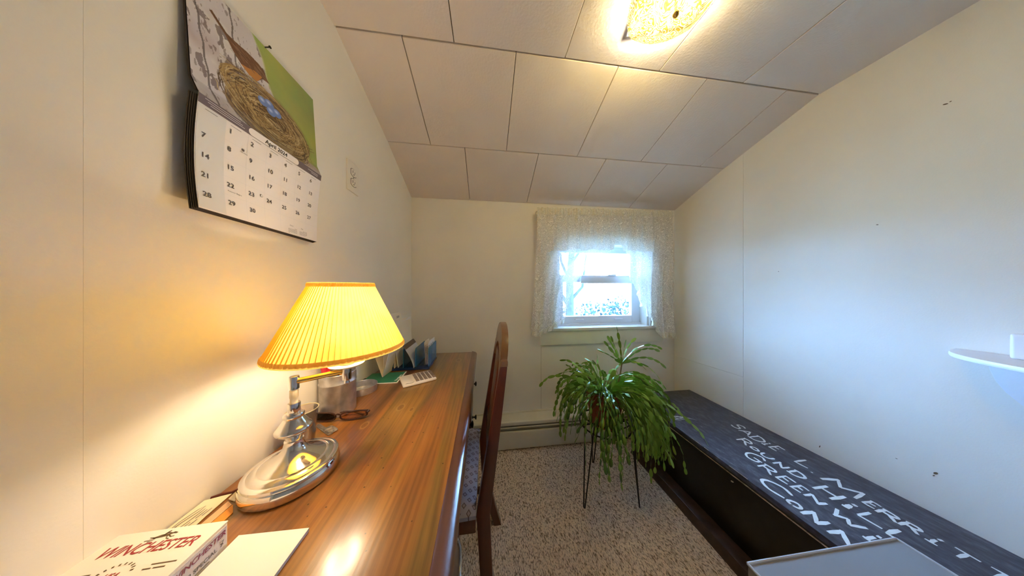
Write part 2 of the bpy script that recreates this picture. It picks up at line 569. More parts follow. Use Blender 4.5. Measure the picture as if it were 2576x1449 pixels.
# ------------------------------------------------------------------ mesh helpers
class MB:
    def __init__(self):
        self.v = []
        self.f = []
        self.mi = []
        self.cur = 0

    def add(self, verts, faces):
        o = len(self.v)
        self.v += [tuple(p) for p in verts]
        for fc in faces:
            self.f.append([i + o for i in fc])
            self.mi.append(self.cur)
        return self

    def hexa(self, p):
        """eight corners: bottom ring of four, top ring of four"""
        return self.add(p, [(3, 2, 1, 0), (4, 5, 6, 7), (0, 1, 5, 4), (1, 2, 6, 5), (2, 3, 7, 6), (3, 0, 4, 7)])

    def box(self, x0, x1, y0, y1, z0, z1):
        return self.hexa([(x0, y0, z0), (x1, y0, z0), (x1, y1, z0), (x0, y1, z0), (x0, y0, z1), (x1, y0, z1), (x1, y1, z1), (x0, y1, z1)])

    def prism(self, poly, vec):
        """closed polygon of 3-D points swept along vec"""
        n = len(poly)
        a = [Vector(p) for p in poly]
        b = [p + Vector(vec) for p in a]
        return self.add(a + b, [list(range(n))[::-1], list(range(n, 2 * n))] + [(i, (i + 1) % n, n + (i + 1) % n, n + i) for i in range(n)])

    def lathe(self, prof, c=(0, 0, 0), n=32, close=True):
        vs, fs = [], []
        for (r, z) in prof:
            for k in range(n):
                a = 2 * math.pi * k / n
                vs.append((c[0] + r * math.cos(a), c[1] + r * math.sin(a), c[2] + z))
        m = len(prof)
        for i in range(m - 1):
            for k in range(n):
                k2 = (k + 1) % n
                fs.append((i * n + k, i * n + k2, (i + 1) * n + k2, (i + 1) * n + k))
        if close:
            fs.append(list(range(n))[::-1])
            fs.append([(m - 1) * n + k for k in range(n)])
        return self.add(vs, fs)

    def tube(self, pts, r, n=8, cap=True):
        pts = [Vector(p) for p in pts]
        rs = r if isinstance(r, (list, tuple)) else [r] * len(pts)
        vs, fs = [], []
        up = Vector((0, 0, 1))
        prev = None
        for i, p in enumerate(pts):
            t = (pts[min(i + 1, len(pts) - 1)] - pts[max(i - 1, 0)]).normalized()
            if prev is None:
                a = t.cross(up)
                if a.length < 1e-3:
                    a = t.cross(Vector((1, 0, 0)))
            else:
                a = prev - t * prev.dot(t)
            a.normalize()
            prev = a
            b = t.cross(a)
            for k in range(n):
                g = 2 * math.pi * k / n
                vs.append(p + (a * math.cos(g) + b * math.sin(g)) * rs[i])
        for i in range(len(pts) - 1):
            for k in range(n):
                k2 = (k + 1) % n
                fs.append((i * n + k, i * n + k2, (i + 1) * n + k2, (i + 1) * n + k))
        if cap:
            fs.append(list(range(n))[::-1])
            fs.append([(len(pts) - 1) * n + k for k in range(n)])
        return self.add(vs, fs)

    def grid(self, fn, nu, nv):
        vs = [fn(i / nu, j / nv) for j in range(nv + 1) for i in range(nu + 1)]
        fs = [(j * (nu + 1) + i, j * (nu + 1) + i + 1, (j + 1) * (nu + 1) + i + 1, (j + 1) * (nu + 1) + i) for j in range(nv) for i in range(nu)]
        return self.add(vs, fs)

    def slab(self, fn, nu, nv, th):
        """grid with thickness th along the given offset vector"""
        t = Vector(th)
        a = [Vector(fn(i / nu, j / nv)) for j in range(nv + 1) for i in range(nu + 1)]
        b = [p + t for p in a]
        n = len(a)
        w = nu + 1
        fs = []
        for j in range(nv):
            for i in range(nu):
                q = (j * w + i, j * w + i + 1, (j + 1) * w + i + 1, (j + 1) * w + i)
                fs.append(q)
                fs.append(tuple(k + n for k in reversed(q)))
        rim = [i for i in range(w)] + [j * w + nu for j in range(1, nv + 1)] + [nv * w + i for i in range(nu - 1, -1, -1)] + [j * w for j in range(nv - 1, 0, -1)]
        for k in range(len(rim)):
            p, q = rim[k], rim[(k + 1) % len(rim)]
            fs.append((q, p, p + n, q + n))
        return self.add(a + b, fs)

    def mesh(self, name, mats, bevel=0.0, smooth=True, seg=2, off=(0, 0, 0)):
        me = bpy.data.meshes.new(name)
        o = Vector(off)
        me.from_pydata([Vector(p) - o for p in self.v], [], self.f)
        mats = mats if isinstance(mats, (list, tuple)) else [mats]
        for m in mats:
            me.materials.append(m)
        if len(mats) > 1:
            me.polygons.foreach_set('material_index', self.mi)
        bm = bmesh.new()
        bm.from_mesh(me)
        bmesh.ops.recalc_face_normals(bm, faces=bm.faces)
        if bevel:
            ed = [e for e in bm.edges if len(e.link_faces) == 2 and e.calc_face_angle(0) > R(35)]
            bmesh.ops.bevel(bm, geom=ed, offset=bevel, segments=seg, affect='EDGES', profile=0.6, clamp_overlap=True)
        bm.to_mesh(me)
        bm.free()
        if smooth:
            me.shade_smooth()
            me.set_sharp_from_angle(angle=R(38))
        return me


WORLD = {}


def link(name, me, parent=None):
    o = bpy.data.objects.new(name, me)
    COL.objects.link(o)
    if parent is not None:
        o.parent = parent
    return o


def part(name, mb, m, parent, bevel=0.0, local=False, smooth=True, label=None, seg=2):
    """a part given in world coordinates (or in its thing's own when local)"""
    off = (0, 0, 0) if local else WORLD[parent]
    o = link(name, mb.mesh(name, m, bevel, smooth, seg, off), parent)
    WORLD[o] = off
    if label:
        o['label'] = label
    return o


def thing(name, label, cat, loc=(0, 0, 0), rz=0.0, group=None):
    o = bpy.data.objects.new(name, None)
    o.empty_display_size = 0.05
    COL.objects.link(o)
    o.location = loc
    o.rotation_euler = (0, 0, rz)
    o['label'] = label
    o['category'] = cat
    if group:
        o['group'] = group
    WORLD[o] = tuple(loc)
    return o


def single(name, mb, m, label, cat, loc, bevel=0.0, group=None, smooth=True):
    o = link(name, mb.mesh(name, m, bevel, smooth, 2, loc))
    o.location = loc
    o['label'] = label
    o['category'] = cat
    if group:
        o['group'] = group
    WORLD[o] = tuple(loc)
    return o


def struct(name, mb, m, bevel=0.0, parent=None, smooth=True, label=None):
    o = link(name, mb.mesh(name, m, bevel, smooth), parent)
    o['kind'] = 'structure'
    if label:
        o['label'] = label
    WORLD[o] = (0, 0, 0)
    return o


def text_mesh(s, size, shear=0.0, bold=0.0, ext=0.0, align='LEFT', space=1.0):
    c = bpy.data.curves.new('txt', 'FONT')
    c.body = s
    c.size = size
    c.shear = shear
    c.offset = bold
    c.extrude = ext
    c.align_x = align
    c.space_character = space
    c.resolution_u = 3
    o = bpy.data.objects.new('txt', c)
    COL.objects.link(o)
    dg = bpy.context.evaluated_depsgraph_get()
    me = bpy.data.meshes.new_from_object(o.evaluated_get(dg))
    vs = [tuple(v.co) for v in me.vertices]
    fs = [tuple(p.vertices) for p in me.polygons]
    bpy.data.objects.remove(o)
    bpy.data.curves.remove(c)
    bpy.data.meshes.remove(me)
    return vs, fs


def put_text(mb, s, size, origin, ux, uy, **kw):
    vs, fs = text_mesh(s, size, **kw)
    o, ux, uy = Vector(origin), Vector(ux), Vector(uy)
    mb.add([o + ux * v[0] + uy * v[1] for v in vs], fs)


def ribbon(mb, pts, w, origin, ux, uy, th=0.0):
    """a brush stroke: polyline in a plane, as a flat band"""
    pts = [Vector((p[0], p[1])) for p in pts]
    n = len(pts)
    ws = w if isinstance(w, (list, tuple)) else [w] * n
    L, Rr = [], []
    for i in range(n):
        t = pts[min(i + 1, n - 1)] - pts[max(i - 1, 0)]
        if t.length < 1e-9:
            t = Vector((1, 0))
        t.normalize()
        nn = Vector((-t.y, t.x)) * ws[i] * 0.5
        ex = t * ws[i] * 0.3 if i == n - 1 else (-t * ws[i] * 0.3 if i == 0 else Vector((0, 0)))
        L.append(pts[i] + nn + ex)
        Rr.append(pts[i] - nn + ex)
    o, ux, uy = Vector(origin), Vector(ux), Vector(uy)
    P = [o + ux * p.x + uy * p.y for p in L] + [o + ux * p.x + uy * p.y for p in Rr]
    mb.add(P, [(i, i + 1, n + i + 1, n + i) for i in range(n - 1)])


# ------------------------------------------------------------------ room shell
YB, YR = 1.59, -2.4                       # window wall, wall behind the viewer


def xl(y): return -0.539 + 0.0103 * (1.59 - y)
def xr(y): return 1.583 - 0.0084 * (1.59 - y)


ZC = 2.085
SLOPE = [(0.81, 2.085), (1.215, 1.960), (1.59, 1.816)]


def zceil(y):
    if y <= 0.81:
        return ZC
    if y <= 1.215:
        return 2.085 + (y - 0.81) * (1.960 - 2.085) / 0.405
    return 1.960 + (y - 1.215) * (1.816 - 1.960) / 0.375


fl = MB().box(-0.75, 1.8, YR - 0.15, YB + 0.2, -0.12, 0.0)
floor = struct('floor', fl, M['carpet'])

# side walls: a backing and wallboard panels in front of it, the joints between them left open
def side_wall(name, fx, sgn, panels):
    bk = MB()
    t0, t1 = 0.012 * sgn, 0.15 * sgn
    bk.hexa([(fx(YR) + t0, YR - .15, -.1), (fx(YR) + t1, YR - .15, -.1), (fx(YB) + t1, YB + .2, -.1), (fx(YB) + t0, YB + .2, -.1),
             (fx(YR) + t0, YR - .15, 2.3), (fx(YR) + t1, YR - .15, 2.3), (fx(YB) + t1, YB + .2, 2.3), (fx(YB) + t0, YB + .2, 2.3)])
    w = struct(name, bk, M['wallback'])
    for (y0, y1, zlo0, zlo1, zhi) in panels:
        p = MB()
        top0 = (zceil(y0) + 0.02) if zhi is None else zhi[0]
        top1 = (zceil(y1) + 0.02) if zhi is None else zhi[1]
        ys = [y0] + [k for k in (0.81, 1.215) if y0 < k < y1 and zhi is None] + [y1]
        poly = [(fx(y0), y0, zlo0)] + [(fx(y1), y1, zlo1)] + [(fx(k), k, (zceil(k) + 0.02) if zhi is None else (top0 if k == y0 else top1)) for k in reversed(ys)]
        p.prism(poly, (0.0118 * sgn, 0, 0))
        part('wall_panel', p, M['wall'], w, smooth=False)
    return w


wl = side_wall('wall_left', xl, -1, [(YR, 0.34095, 0, 0, None), (0.34115, YB + .02, 0, 0, None)])
wr = side_wall('wall_right', xr, 1, [(YR, 1.1074, 0, 0, None), (1.1090, YB + .02, 0.610, 0.587, None), (1.1090, YB + .02, 0, 0, (0.6088, 0.5858))])
mk = MB()
for (y, z, a, b, t) in [(0.533, 1.795, .010, .004, .4), (0.525, 1.797, .004, .003, 0), (0.66, 1.417, .006, .003, .3), (0.549, 0.506, .006, .011, .6), (0.552, 0.495, .003, .006, .5), (0.808, 0.405, .003, .012, .2), (0.62, 0.50, .005, .002, .1), (0.95, 1.25, .004, .003, 0), (.40, .97, .01, .004, .1)]:
    poly = []
    for k in range(7):
        g = 2 * math.pi * k / 7
        dy, dz = a * .5 * math.cos(g), b * .5 * math.sin(g)
        poly.append((xr(y) - 0.0006, y + dy * math.cos(t) - dz * math.sin(t), z + dy * math.sin(t) + dz * math.cos(t)))
    mk.prism(poly, (0.0005, 0, 0))
part('scuff_marks', mk, M['brownink'], wr)

# wall with the window: opening x .54-1.345, z .845-1.53
OX0, OX1, OZ0, OZ1 = 0.54, 1.345, 0.845, 1.53
wb = MB()
for (x0, x1, z0, z1) in [(-.75, OX0, -.1, 2.0), (OX1, 1.75, -.1, 2.0), (OX0, OX1, -.1, OZ0), (OX0, OX1, OZ1, 2.0)]:
    wb.box(x0, x1, YB, YB + .16, z0, z1)
wall_back = struct('wall_back', wb, M['wall'], smooth=False)
crk = MB()
ribbon(crk, [(0.425, .70), (.4235, .55), (.425, .40), (.424, .22)], .0012, (0, YB - .0006, 0), (1, 0, 0), (0, 0, 1))
part('hairline_crack', crk, M['brownink'], wall_back)

# wall behind the viewer
struct('wall_rear', MB().box(-.75, 1.75, YR - .15, YR, -.1, 2.3), M['wall'], smooth=False)

# ceiling: slab, then the tiles hung under it, staggered row by row
cs = MB()
prof = [(YR - .15, ZC + .012), (0.81, ZC + .012), (1.215, 1.972), (YB + .2, 1.972 - (YB + .2 - 1.215) * 0.384)]
cs.prism([(-.75, y, z) for (y, z) in prof] + [(-.75, y, z + .12) for (y, z) in reversed(prof)], (2.55, 0, 0))
ceiling = struct('ceiling', cs, M['wallback'], smooth=False)


def ceil_row(y0, z0, y1, z1, joints, gap, gy):
    xs = [None] + joints + [None]
    for i in range(len(xs) - 1):
        ya, yb = y0 + gy / 2, y1 - gy / 2
        a = (xl(ya) - .005, xl(yb) - .005) if xs[i] is None else (xs[i] + gap / 2,) * 2
        b = (xr(ya) + .005, xr(yb) + .005) if xs[i + 1] is None else (xs[i + 1] - gap / 2,) * 2
        za = z0 + (z1 - z0) * (ya - y0) / (y1 - y0)
        zb = z0 + (z1 - z0) * (yb - y0) / (y1 - y0)
        jit = random.uniform(-.0012, .0008)
        p = MB().hexa([(a[0], ya, za + jit), (b[0], ya, za + jit), (b[1], yb, zb + jit), (a[1], yb, zb + jit),
                       (a[0], ya, za + .011), (b[0], ya, za + .011), (b[1], yb, zb + .011), (a[1], yb, zb + .011)])
        part('tile', p, M['tile'], ceiling, bevel=0.0012, smooth=False, seg=1)


ceil_row(1.215, 1.960, 1.59, 1.816, [-0.123, 0.309, 0.739, 1.161], .0032, .0035)
ceil_row(0.81, ZC, 1.215, 1.960, [-0.309, 0.116, 0.548, 0.970, 1.396], .003, .0045)
J3 = [-0.121, 0.313, 0.732, 1.148]
J2 = [-0.309, 0.116, 0.548, 0.970, 1.396]
for k in range(8):
    ya = 0.81 - 0.42 * (k + 1)
    if ya < YR:
        ya = YR
    yb = 0.81 - 0.42 * k
    if yb <= YR:
        break
    # the visible strip has no cross joint inside the frame, so its first joint falls behind the frame's top edge
    ceil_row(ya, ZC, yb, ZC, J3 if k % 2 == 0 else J2, .003, .0065 if k == 0 else .004)

# baseboard heater along the window wall
HY0, HY1 = 1.475, YB - .001
ht = thing('baseboard_heater', 'long cream metal baseboard heater with a dark slot, running along the window wall', 'heater', (0.5, 1.53, 0))
xa, xb = -.5, 1.57
part('back_plate', MB().box(xa, xb, HY1 - .012, HY1, 0.02, .215), M['heater'], ht, .001)
h = MB().prism([(xa, HY1 - .012, .206), (xa, HY0 + .008, .206), (xa, HY0, .200), (xa, HY0, .178), (xa, HY0 + .006, .178), (xa, HY0 + .010, .196), (xa, HY1 - .012, .200)], (xb - xa, 0, 0))
part('hood', h, M['heater'], ht, .001)
part('slot', MB().box(xa + .01, xb - .01, HY0 + .024, HY0 + .028, .13, .2), M['heatslot'], ht)
d = MB().prism([(xa, HY0 + .002, .167), (xa, HY0 + .002, .160), (xa, HY0 + .016, .134), (xa, HY0 + .022, .134), (xa, HY0 + .022, .167)], (xb - xa, 0, 0))
part('damper', d, M['heatdamper'], ht, .001)
part('damper_lip', MB().box(xa, xb, HY0 - .002, HY0 + .004, .160, .168), M['heater'], ht, .001)
f = MB().prism([(xa, HY0 + .012, .135), (xa, HY0, .131), (xa, HY0, .012), (xa, HY0 + .012, .008), (xa, HY0 + .015, .012), (xa, HY0 + .015, .132)], (xb - xa, 0, 0))
part('front_panel', f, M['heater'], ht, .001)
part('foot', MB().box(-.2, -.17, HY0 + .02, HY1 - .02, 0, .03), M['heatslot'], ht)
part('foot', MB().box(1.2, 1.23, HY0 + .02, HY1 - .02, 0, .03), M['heatslot'], ht)

# ------------------------------------------------------------------ window
w1 = struct('window_1', MB().box(OX0 - .002, OX0 + .018, YB + .0, YB + .16, OZ0, OZ1).box(OX1 - .018, OX1 + .002, YB, YB + .16, OZ0, OZ1).box(OX0, OX1, YB, YB + .16, OZ1 - .018, OZ1 + .002), M['trimwhite'], .001)
part('window_sill', MB().box(0.405, 1.475, YB - .030, YB + .16, .826, .847), M['trimwhite'], w1, .003)
part('apron', MB().box(0.417, 1.463, YB - .017, YB - .0005, .716, .825), M['trimcream'], w1, .003)
part('side_casing', MB().box(OX1 + .010, 1.468, YB - .015, YB - .0005, .848, 1.72), M['trimcream'], w1, .002)
part('side_casing', MB().box(0.417, OX0 - .010, YB - .015, YB - .0005, .848, 1.72), M['trimcream'], w1, .002)
part('head_casing', MB().box(OX0 - .010, OX1 + .010, YB - .015, YB - .0005, OZ1 + .006, 1.72), M['trimcream'], w1, .002)
part('casing_edge', MB().box(OX1 - .004, OX1 + .009, YB - .019, YB - .0005, .848, 1.54), M['trimwhite'], w1, .002)
SX0, SX1 = OX0 + .018, OX1 - .018


def sash(y, z0, z1, rail_lo, rail_hi, st):
    s = MB()
    s.box(SX0, SX0 + st, y, y + .035, z0, z1).box(SX1 - st, SX1, y, y + .035, z0, z1)
    s.box(SX0 + st, SX1 - st, y, y + .035, z0, z0 + rail_lo).box(SX0 + st, SX1 - st, y, y + .035, z1 - rail_hi, z1)
    o = part('sash', s, M['vinyl'], w1, .002)
    g = part('pane', MB().box(SX0 + st, SX1 - st, y + .015, y + .019, z0 + rail_lo, z1 - rail_hi), M['glass'], o)
    return o


s1 = sash(1.672, .850, 1.262, .072, .052, .075)
sash(1.710, 1.225, 1.515, .045, .050, .06)
part('meeting_rail', MB().box(.775, 1.255, 1.640, 1.672, 1.200, 1.252).box(.785, 1.24, 1.652, 1.676, 1.252, 1.264), M['vinyl'], s1, .003)
for lx in (.735, 1.085):
    part('sash_lift', MB().box(lx, lx + .075, 1.655, 1.674, .893, .900), M['plasticwhite'], s1, .002)
part('sash_stop', MB().box(SX0, SX1, 1.655, 1.671, .848, .864), M['vinyl'], w1, .002)
part('sash_lock', MB().box(1.02, 1.09, 1.645, 1.668, 1.264, 1.272).box(1.05, 1.13, 1.65, 1.66, 1.272, 1.276), M['plasticwhite'], s1, .002)

# lace curtain
cu = thing('lace_curtain', 'sheer white lace swag curtain with ruffled hem hanging over the small window', 'curtain', (0.93, 1.53, 1.76))
part('rod', MB().tube([(.372, YB - .02, 1.725), (.372, 1.535, 1.735), (1.0, 1.533, 1.745), (1.495, 1.535, 1.757), (1.495, YB - .02, 1.757)], .006), M['trimwhite'], cu)


def fold(x, z, a=.010):
    return 1.53 + a * math.sin(x * 62 + 0.7 * math.sin(z * 7)) + .45 * a * math.sin(x * 131 + 2)


def topz(x): return 1.745 + (x - .38) * .024


def valance(u, v):
    x = .376 + u * (1.492 - .376)
    bot = 1.452 + .006 * math.sin(x * 40) + (.055 if .985 < x < 1.065 else 0) + max(0, abs(x - .93) - .3) * -.12
    z = topz(x) - v * (topz(x) - bot)
    return (x, fold(x, z, .006 + .008 * v) - .012, z)


part('valance', MB().grid(valance, 150, 14), M['lace'], cu)


def header(u, v):
    x = .374 + u * (1.496 - .374)
    z = topz(x) + .014 - v * .052
    return (x, 1.512 + .004 * math.sin(x * 300) + .003 * math.sin(x * 117) + (.006 if v < .3 else 0), z + .003 * math.sin(x * 170))


part('header_ruffle', MB().grid(header, 260, 5), M['lacehem'], cu)


def lerp_tab(x, tab):
    if x <= tab[0][0]:
        return tab[0][1]
    for (a, b) in zip(tab, tab[1:]):
        if x <= b[0]:
            return a[1] + (b[1] - a[1]) * (x - a[0]) / (b[0] - a[0])
    return tab[-1][1]


EDGE_L = [(.80, .545), (.93, .592), (1.10, .64), (1.22, .70), (1.32, .78), (1.40, .92), (1.46, 1.0)]      # right edge of the near-desk panel by height
HEM_R = [(1.10, 1.40), (1.132, 1.262), (1.165, 1.225), (1.170, 1.18), (1.205, 1.135), (1.212, 1.06), (1.262, 1.03), (1.268, .975), (1.31, .955), (1.318, .90), (1.36, .88), (1.385, .80), (1.45, .80), (1.525, .79)]


def panel_a(u, v):
    z = topz(.4) - v * (topz(.4) - .832 - .098 * max(0, (u - .3)) / .7)
    x0 = .378 - .044 * max(0, v) ** 1.4
    x1 = lerp_tab(z, EDGE_L)
    x = x0 + (x1 - x0) * u
    return (x, fold(x0 + .26 * u, z, .008 + .010 * v), z)


def panel_b(u, v):
    x = 1.09 + u * (1.495 - 1.09) + .03 * u * v
    t = topz(x)
    z = t - v * (t - lerp_tab(x, HEM_R))
    return (x, fold(x, z, .008 + .010 * v) + .002, z)


part('side_panel', MB().grid(panel_a, 60, 40), M['lace'], cu)
part('side_panel', MB().grid(panel_b, 110, 40), M['lace'], cu)
rf = MB()


def ruf_b(u, v):
    x = 1.125 + u * (1.525 - 1.125)
    z = lerp_tab(x, HEM_R) + .004 - v * .042
    return (x + .008 * math.sin(u * 60) * v, fold(x, z, .012) - .006 + .012 * v * math.sin(u * 75), z)


def ruf_a(u, v):
    x = .338 + u * .25
    z = .835 + .095 * max(0, (u - .3)) / .7 - v * .035
    return (x - .006 * v, fold(x, z, .012) - .004 + .010 * v * math.sin(u * 40), z)


part('hem_ruffle', rf.grid(ruf_b, 140, 3), M['lacehem'], cu)
part('hem_ruffle', MB().grid(ruf_a, 60, 3), M['lacehem'], cu)

# ------------------------------------------------------------------ outside
gd = struct('ground', MB().box(-60, 60, YB + .5, 80, -1.0, -.9), M['lawn'])
hs = thing('neighbour_house', 'white clapboard house with a grey gable roof seen through the window', 'house', (9.5, 14.5, -.9), R(14))
part('wall', MB().prism([(-3.2, 0, 0), (3.2, 0, 0), (3.2, 0, 3.0), (0, 0, 5.6), (-3.2, 0, 3.0)], (0, 6, 0)), M['siding'], hs, local=True, smooth=False)
sd = MB()
for k in range(26):
    z = .1 + k * .2
    hw = 3.22 if z < 3 else 3.2 * (5.6 - z) / 2.6
    if hw > .2:
        sd.prism([(-hw, -.045, z), (-hw, -.0, z), (-hw, -.0, z + .19)], (2 * hw, 0, 0))
sdo = part('clapboards', sd, M['siding'], hs, local=True, smooth=False)
sdo['kind'] = 'stuff'
part('roof', MB().prism([(-3.6, -.3, 2.75), (0, -.3, 5.7), (3.6, -.3, 2.75), (3.6, -.3, 2.95), (0, -.3, 5.9), (-3.6, -.3, 2.95)], (0, 6.6, 0)), M['roofing'], hs, local=True, smooth=False)
for wx in (-2.2,):
    fr = part('window_frame', MB().box(wx - .5, wx + .5, -.09, -.02, 1.0, 2.5), M['siding'], hs, local=True)
    part('pane', MB().box(wx - .42, wx + .42, -.1, -.09, 1.08, 2.42), M['darkpane'], fr, local=True)


def blob(c, r, seed, n=260):
    """leafy mass: many small leaf clusters on a lumpy ball"""
    rr = random.Random(seed)
    mb = MB()
    for _ in range(n):
        d = Vector((rr.gauss(0, 1), rr.gauss(0, 1), rr.gauss(0, 1))).normalized()
        k = rr.uniform(.55, 1.0)
        p = Vector(c) + Vector((d.x * r[0], d.y * r[1], d.z * r[2])) * k
        s = rr.uniform(.10, .2) * max(r)
        a = Vector((rr.gauss(0, 1), rr.gauss(0, 1), rr.gauss(0, 1))).normalized()
        b = a.cross(d)
        if b.length < .1:
            continue
        b.normalize()
        mb.add([p - a * s * .5, p + b * s * .35, p + a * s * .5, p - b * s * .35 + d * s * .2], [(0, 1, 2, 3)])
    return mb


for i, (bx, by, r, lab) in enumerate([(5.4, 10.0, (1.0, .8, .75), 'round green bush outside, at the middle of the lower pane'), (7.3, 10.6, (1.1, .8, .85), 'wider green bush outside, behind the lower pane beside the curtain edge'), (3.8, 10.8, (.9, .7, .65), 'low green bush outside, half behind the lace panel nearest the desk')]):
    bt = thing('garden_bush', lab, 'bush', (bx, by, -.9))
    fo = part('foliage', blob((bx, by, -.9 + r[2] * .9), r, 40 + i, 420), M['bush'], bt, smooth=False)
    fo['kind'] = 'stuff'
    part('stem', MB().tube([(bx, by, -.9), (bx + .03, by, -.3), (bx - .05, by, .1)], [.05, .04, .02]), M['bark'], bt)
tr = thing('yard_tree', 'bare grey tree with spreading branches outside the window', 'tree', (2.95, 7.2, -.9))
part('trunk', MB().tube([(2.95, 7.2, -.9), (2.98, 7.2, .4), (3.0, 7.25, 1.4), (3.1, 7.3, 2.6), (3.1, 7.3, 4.4)], [.19, .15, .14, .11, .06]), M['bark'], tr)
for (p0, p1, p2, r0) in [((2.98, 7.2, .5), (2.5, 7.2, 1.1), (2.1, 7.3, 1.9), .09), ((3.0, 7.22, .7), (3.5, 7.3, 1.2), (3.7, 7.4, 2.4), .07), ((3.0, 7.25, 1.4), (2.7, 7.3, 2.1), (2.6, 7.4, 3.3), .06), ((3.05, 7.3, 2.0), (3.5, 7.2, 2.7), (4.1, 7.2, 3.2), .05)]:
    part('branch', MB().tube([p0, p1, p2], [r0, r0 * .7, r0 * .35]), M['bark'], tr)

# ------------------------------------------------------------------ desk (own frame: turned a little with the wall)
DX0 = xl(0) + .012
dk = thing('pine_desk', 'dark stained knotty pine desk with moulded edge and black drawer knobs against the left wall', 'desk', (DX0, 0, 0), R(.59))
DW = -.058 - DX0           # width to the front edge
part('desk_top', MB().box(0, DW - .018, .10, 1.325, .728, .76), M['pine'], dk, .002, local=True)
e = [(DW - .018, .760), (DW - .014, .758), (DW - .006, .7565), (DW + .006, .752), (DW + .012, .744), (DW + .013, .736), (DW + .008, .732), (DW + .004, .728), (DW + .004, .722), (DW - .004, .714), (DW - .018, .712)]
part('edge_moulding', MB().prism([(x, .085, z) for (x, z) in e], (0, 1.255, 0)), M['pineedge'], dk, local=True)
part('back_board', MB().box(.002, .016, .12, 1.30, .1, .727), M['pinebody'], dk, local=True)
BX = DW - .022             # plane of the drawer fronts' carcass
ped = [(.12, .60), (1.09, 1.30)]
for (y0, y1) in ped:
    part('pedestal', MB().box(.018, BX, y0, y1, .06, .710), M['pinebody'], dk, .003, local=True)
    part('foot_rail', MB().box(.03, BX + .012, y0 - .005, y1 + .005, .0, .075), M['pinebody'], dk, .004, local=True)
part('apron_rail', MB().box(BX - .30, BX, .6005, 1.0895, .545, .710), M['pinebody'], dk, .003, local=True)


def knob(mb, x, y, z):
    prof = [(.0065, 0), (.0055, .006), (.0035, .010), (.0045, .014), (.012, .019), (.0135, .022), (.010, .0245), (.003, .026)]
    n = 16
    vs, fs = [], []
    for (r, t) in prof:
        for k in range(n):
            a = 2 * math.pi * k / n
            vs.append((x + t, y + r * math.cos(a), z + r * math.sin(a)))
    for i in range(len(prof) - 1):
        for k in range(n):
            fs.append((i * n + k, i * n + (k + 1) % n, (i + 1) * n + (k + 1) % n, (i + 1) * n + k))
    fs.append(list(range(n)))
    fs.append([(len(prof) - 1) * n + k for k in range(n)])
    mb.add(vs, fs)


FX = BX + .0125
drawers = [(.14, .58, .555, .695, 'bail'), (.62, 1.07, .56, .690, 'knob'), (1.11, 1.285, .555, .695, 'knob'),
           (.14, .58, .33, .545, 'bail'), (1.11, 1.285, .33, .545, 'knob'), (.14, .58, .09, .32, 'bail'), (1.11, 1.285, .09, .32, 'knob')]
for (y0, y1, z0, z1, kind) in drawers:
    dr = part('drawer', MB().box(BX + .0005, FX, y0, y1, z0, z1), M['pinebody'], dk, .004, local=True)
    yc, zc = (y0 + y1) / 2, (z0 + z1) / 2
    if kind == 'knob':
        kb = MB()
        knob(kb, FX, yc - .01, zc - .005)
        part('knob', kb, M['iron'], dr, local=True)
    else:
        yc += .05
        pl = MB()
        poly = [(FX, yc + a, zc + b) for (a, b) in [(-.055, 0), (-.045, .014), (-.03, .012), (-.015, .022), (0, .027), (.015, .022), (.03, .012), (.045, .014), (.055, 0), (.045, -.014), (.03, -.012), (.015, -.020), (0, -.025), (-.015, -.020), (-.03, -.012), (-.045, -.014)]]
        pl.prism(poly, (.0025, 0, 0))
        part('handle_plate', pl, M['pewter'], dr, .0006, local=True)
        bl = MB().tube([(FX + .012, yc - .036, zc + .003)] + [(FX + .016 + .004 * math.sin(t), yc - .036 * math.cos(t), zc - .030 * math.sin(t)) for t in [k * math.pi / 10 for k in range(1, 10)]] + [(FX + .012, yc + .036, zc + .003)], .0032, 8)
        for s in (-1, 1):
            bl.tube([(FX, yc + s * .036, zc + .003), (FX + .014, yc + s * .036, zc + .003)], [.0055, .004], 8)
        part('bail_handle', bl, M['pewter'], dr, local=True)

# ------------------------------------------------------------------ chair
ch = thing('dining_chair', 'mahogany dining chair with an arched crest and a diamond patterned seat pushed under the desk', 'chair', (-.2, .86, 0))
POST = [(0.0, .055, .034), (.10, .024, .036), (.22, .000, .040), (.42, -.010, .044), (.52, .004, .042), (.66, .024, .036), (.80, .043, .030), (.90, .057, .024)]


def xpost(z): return lerp_tab(z, [(a, b) for (a, b, c) in POST])


CY0, CY1 = .700, 1.035
for yc in (CY0, CY1):
    mb = MB()
    rings = []
    for (z, x, w) in POST:
        rings.append([(x - w / 2, yc - .016, z), (x + w / 2, yc - .016, z), (x + w / 2, yc + .016, z), (x - w / 2, yc + .016, z)])
    vs = [p for r_ in rings for p in r_]
    fs = [(0, 1, 2, 3)] + [(len(vs) - 4 + k) for k in range(4)] and [(0, 1, 2, 3), tuple(len(vs) - 4 + k for k in range(4))]
    for i in range(len(rings) - 1):
        for k in range(4):
            fs.append((i * 4 + k, i * 4 + (k + 1) % 4, i * 4 + 4 + (k + 1) % 4, i * 4 + 4 + k))
    mb.add(vs, fs)
    part('back_post', mb, M['mahog'], ch, .003)
    cap = MB().hexa([(.057 - .013, yc - .018, .900), (.057 + .013, yc - .018, .900), (.057 + .013, yc + .018, .900), (.057 - .013, yc + .018, .900),
                     (.060 - .011, yc - .014, .918), (.060 + .011, yc - .014, .918), (.060 + .011, yc + .014, .918), (.060 - .011, yc + .014, .918)])
    part('post_cap', cap, M['mahogworn'], ch, .003)
yc = (CY0 + CY1) / 2
hw = (CY1 - CY0) / 2 - .004
n = 18
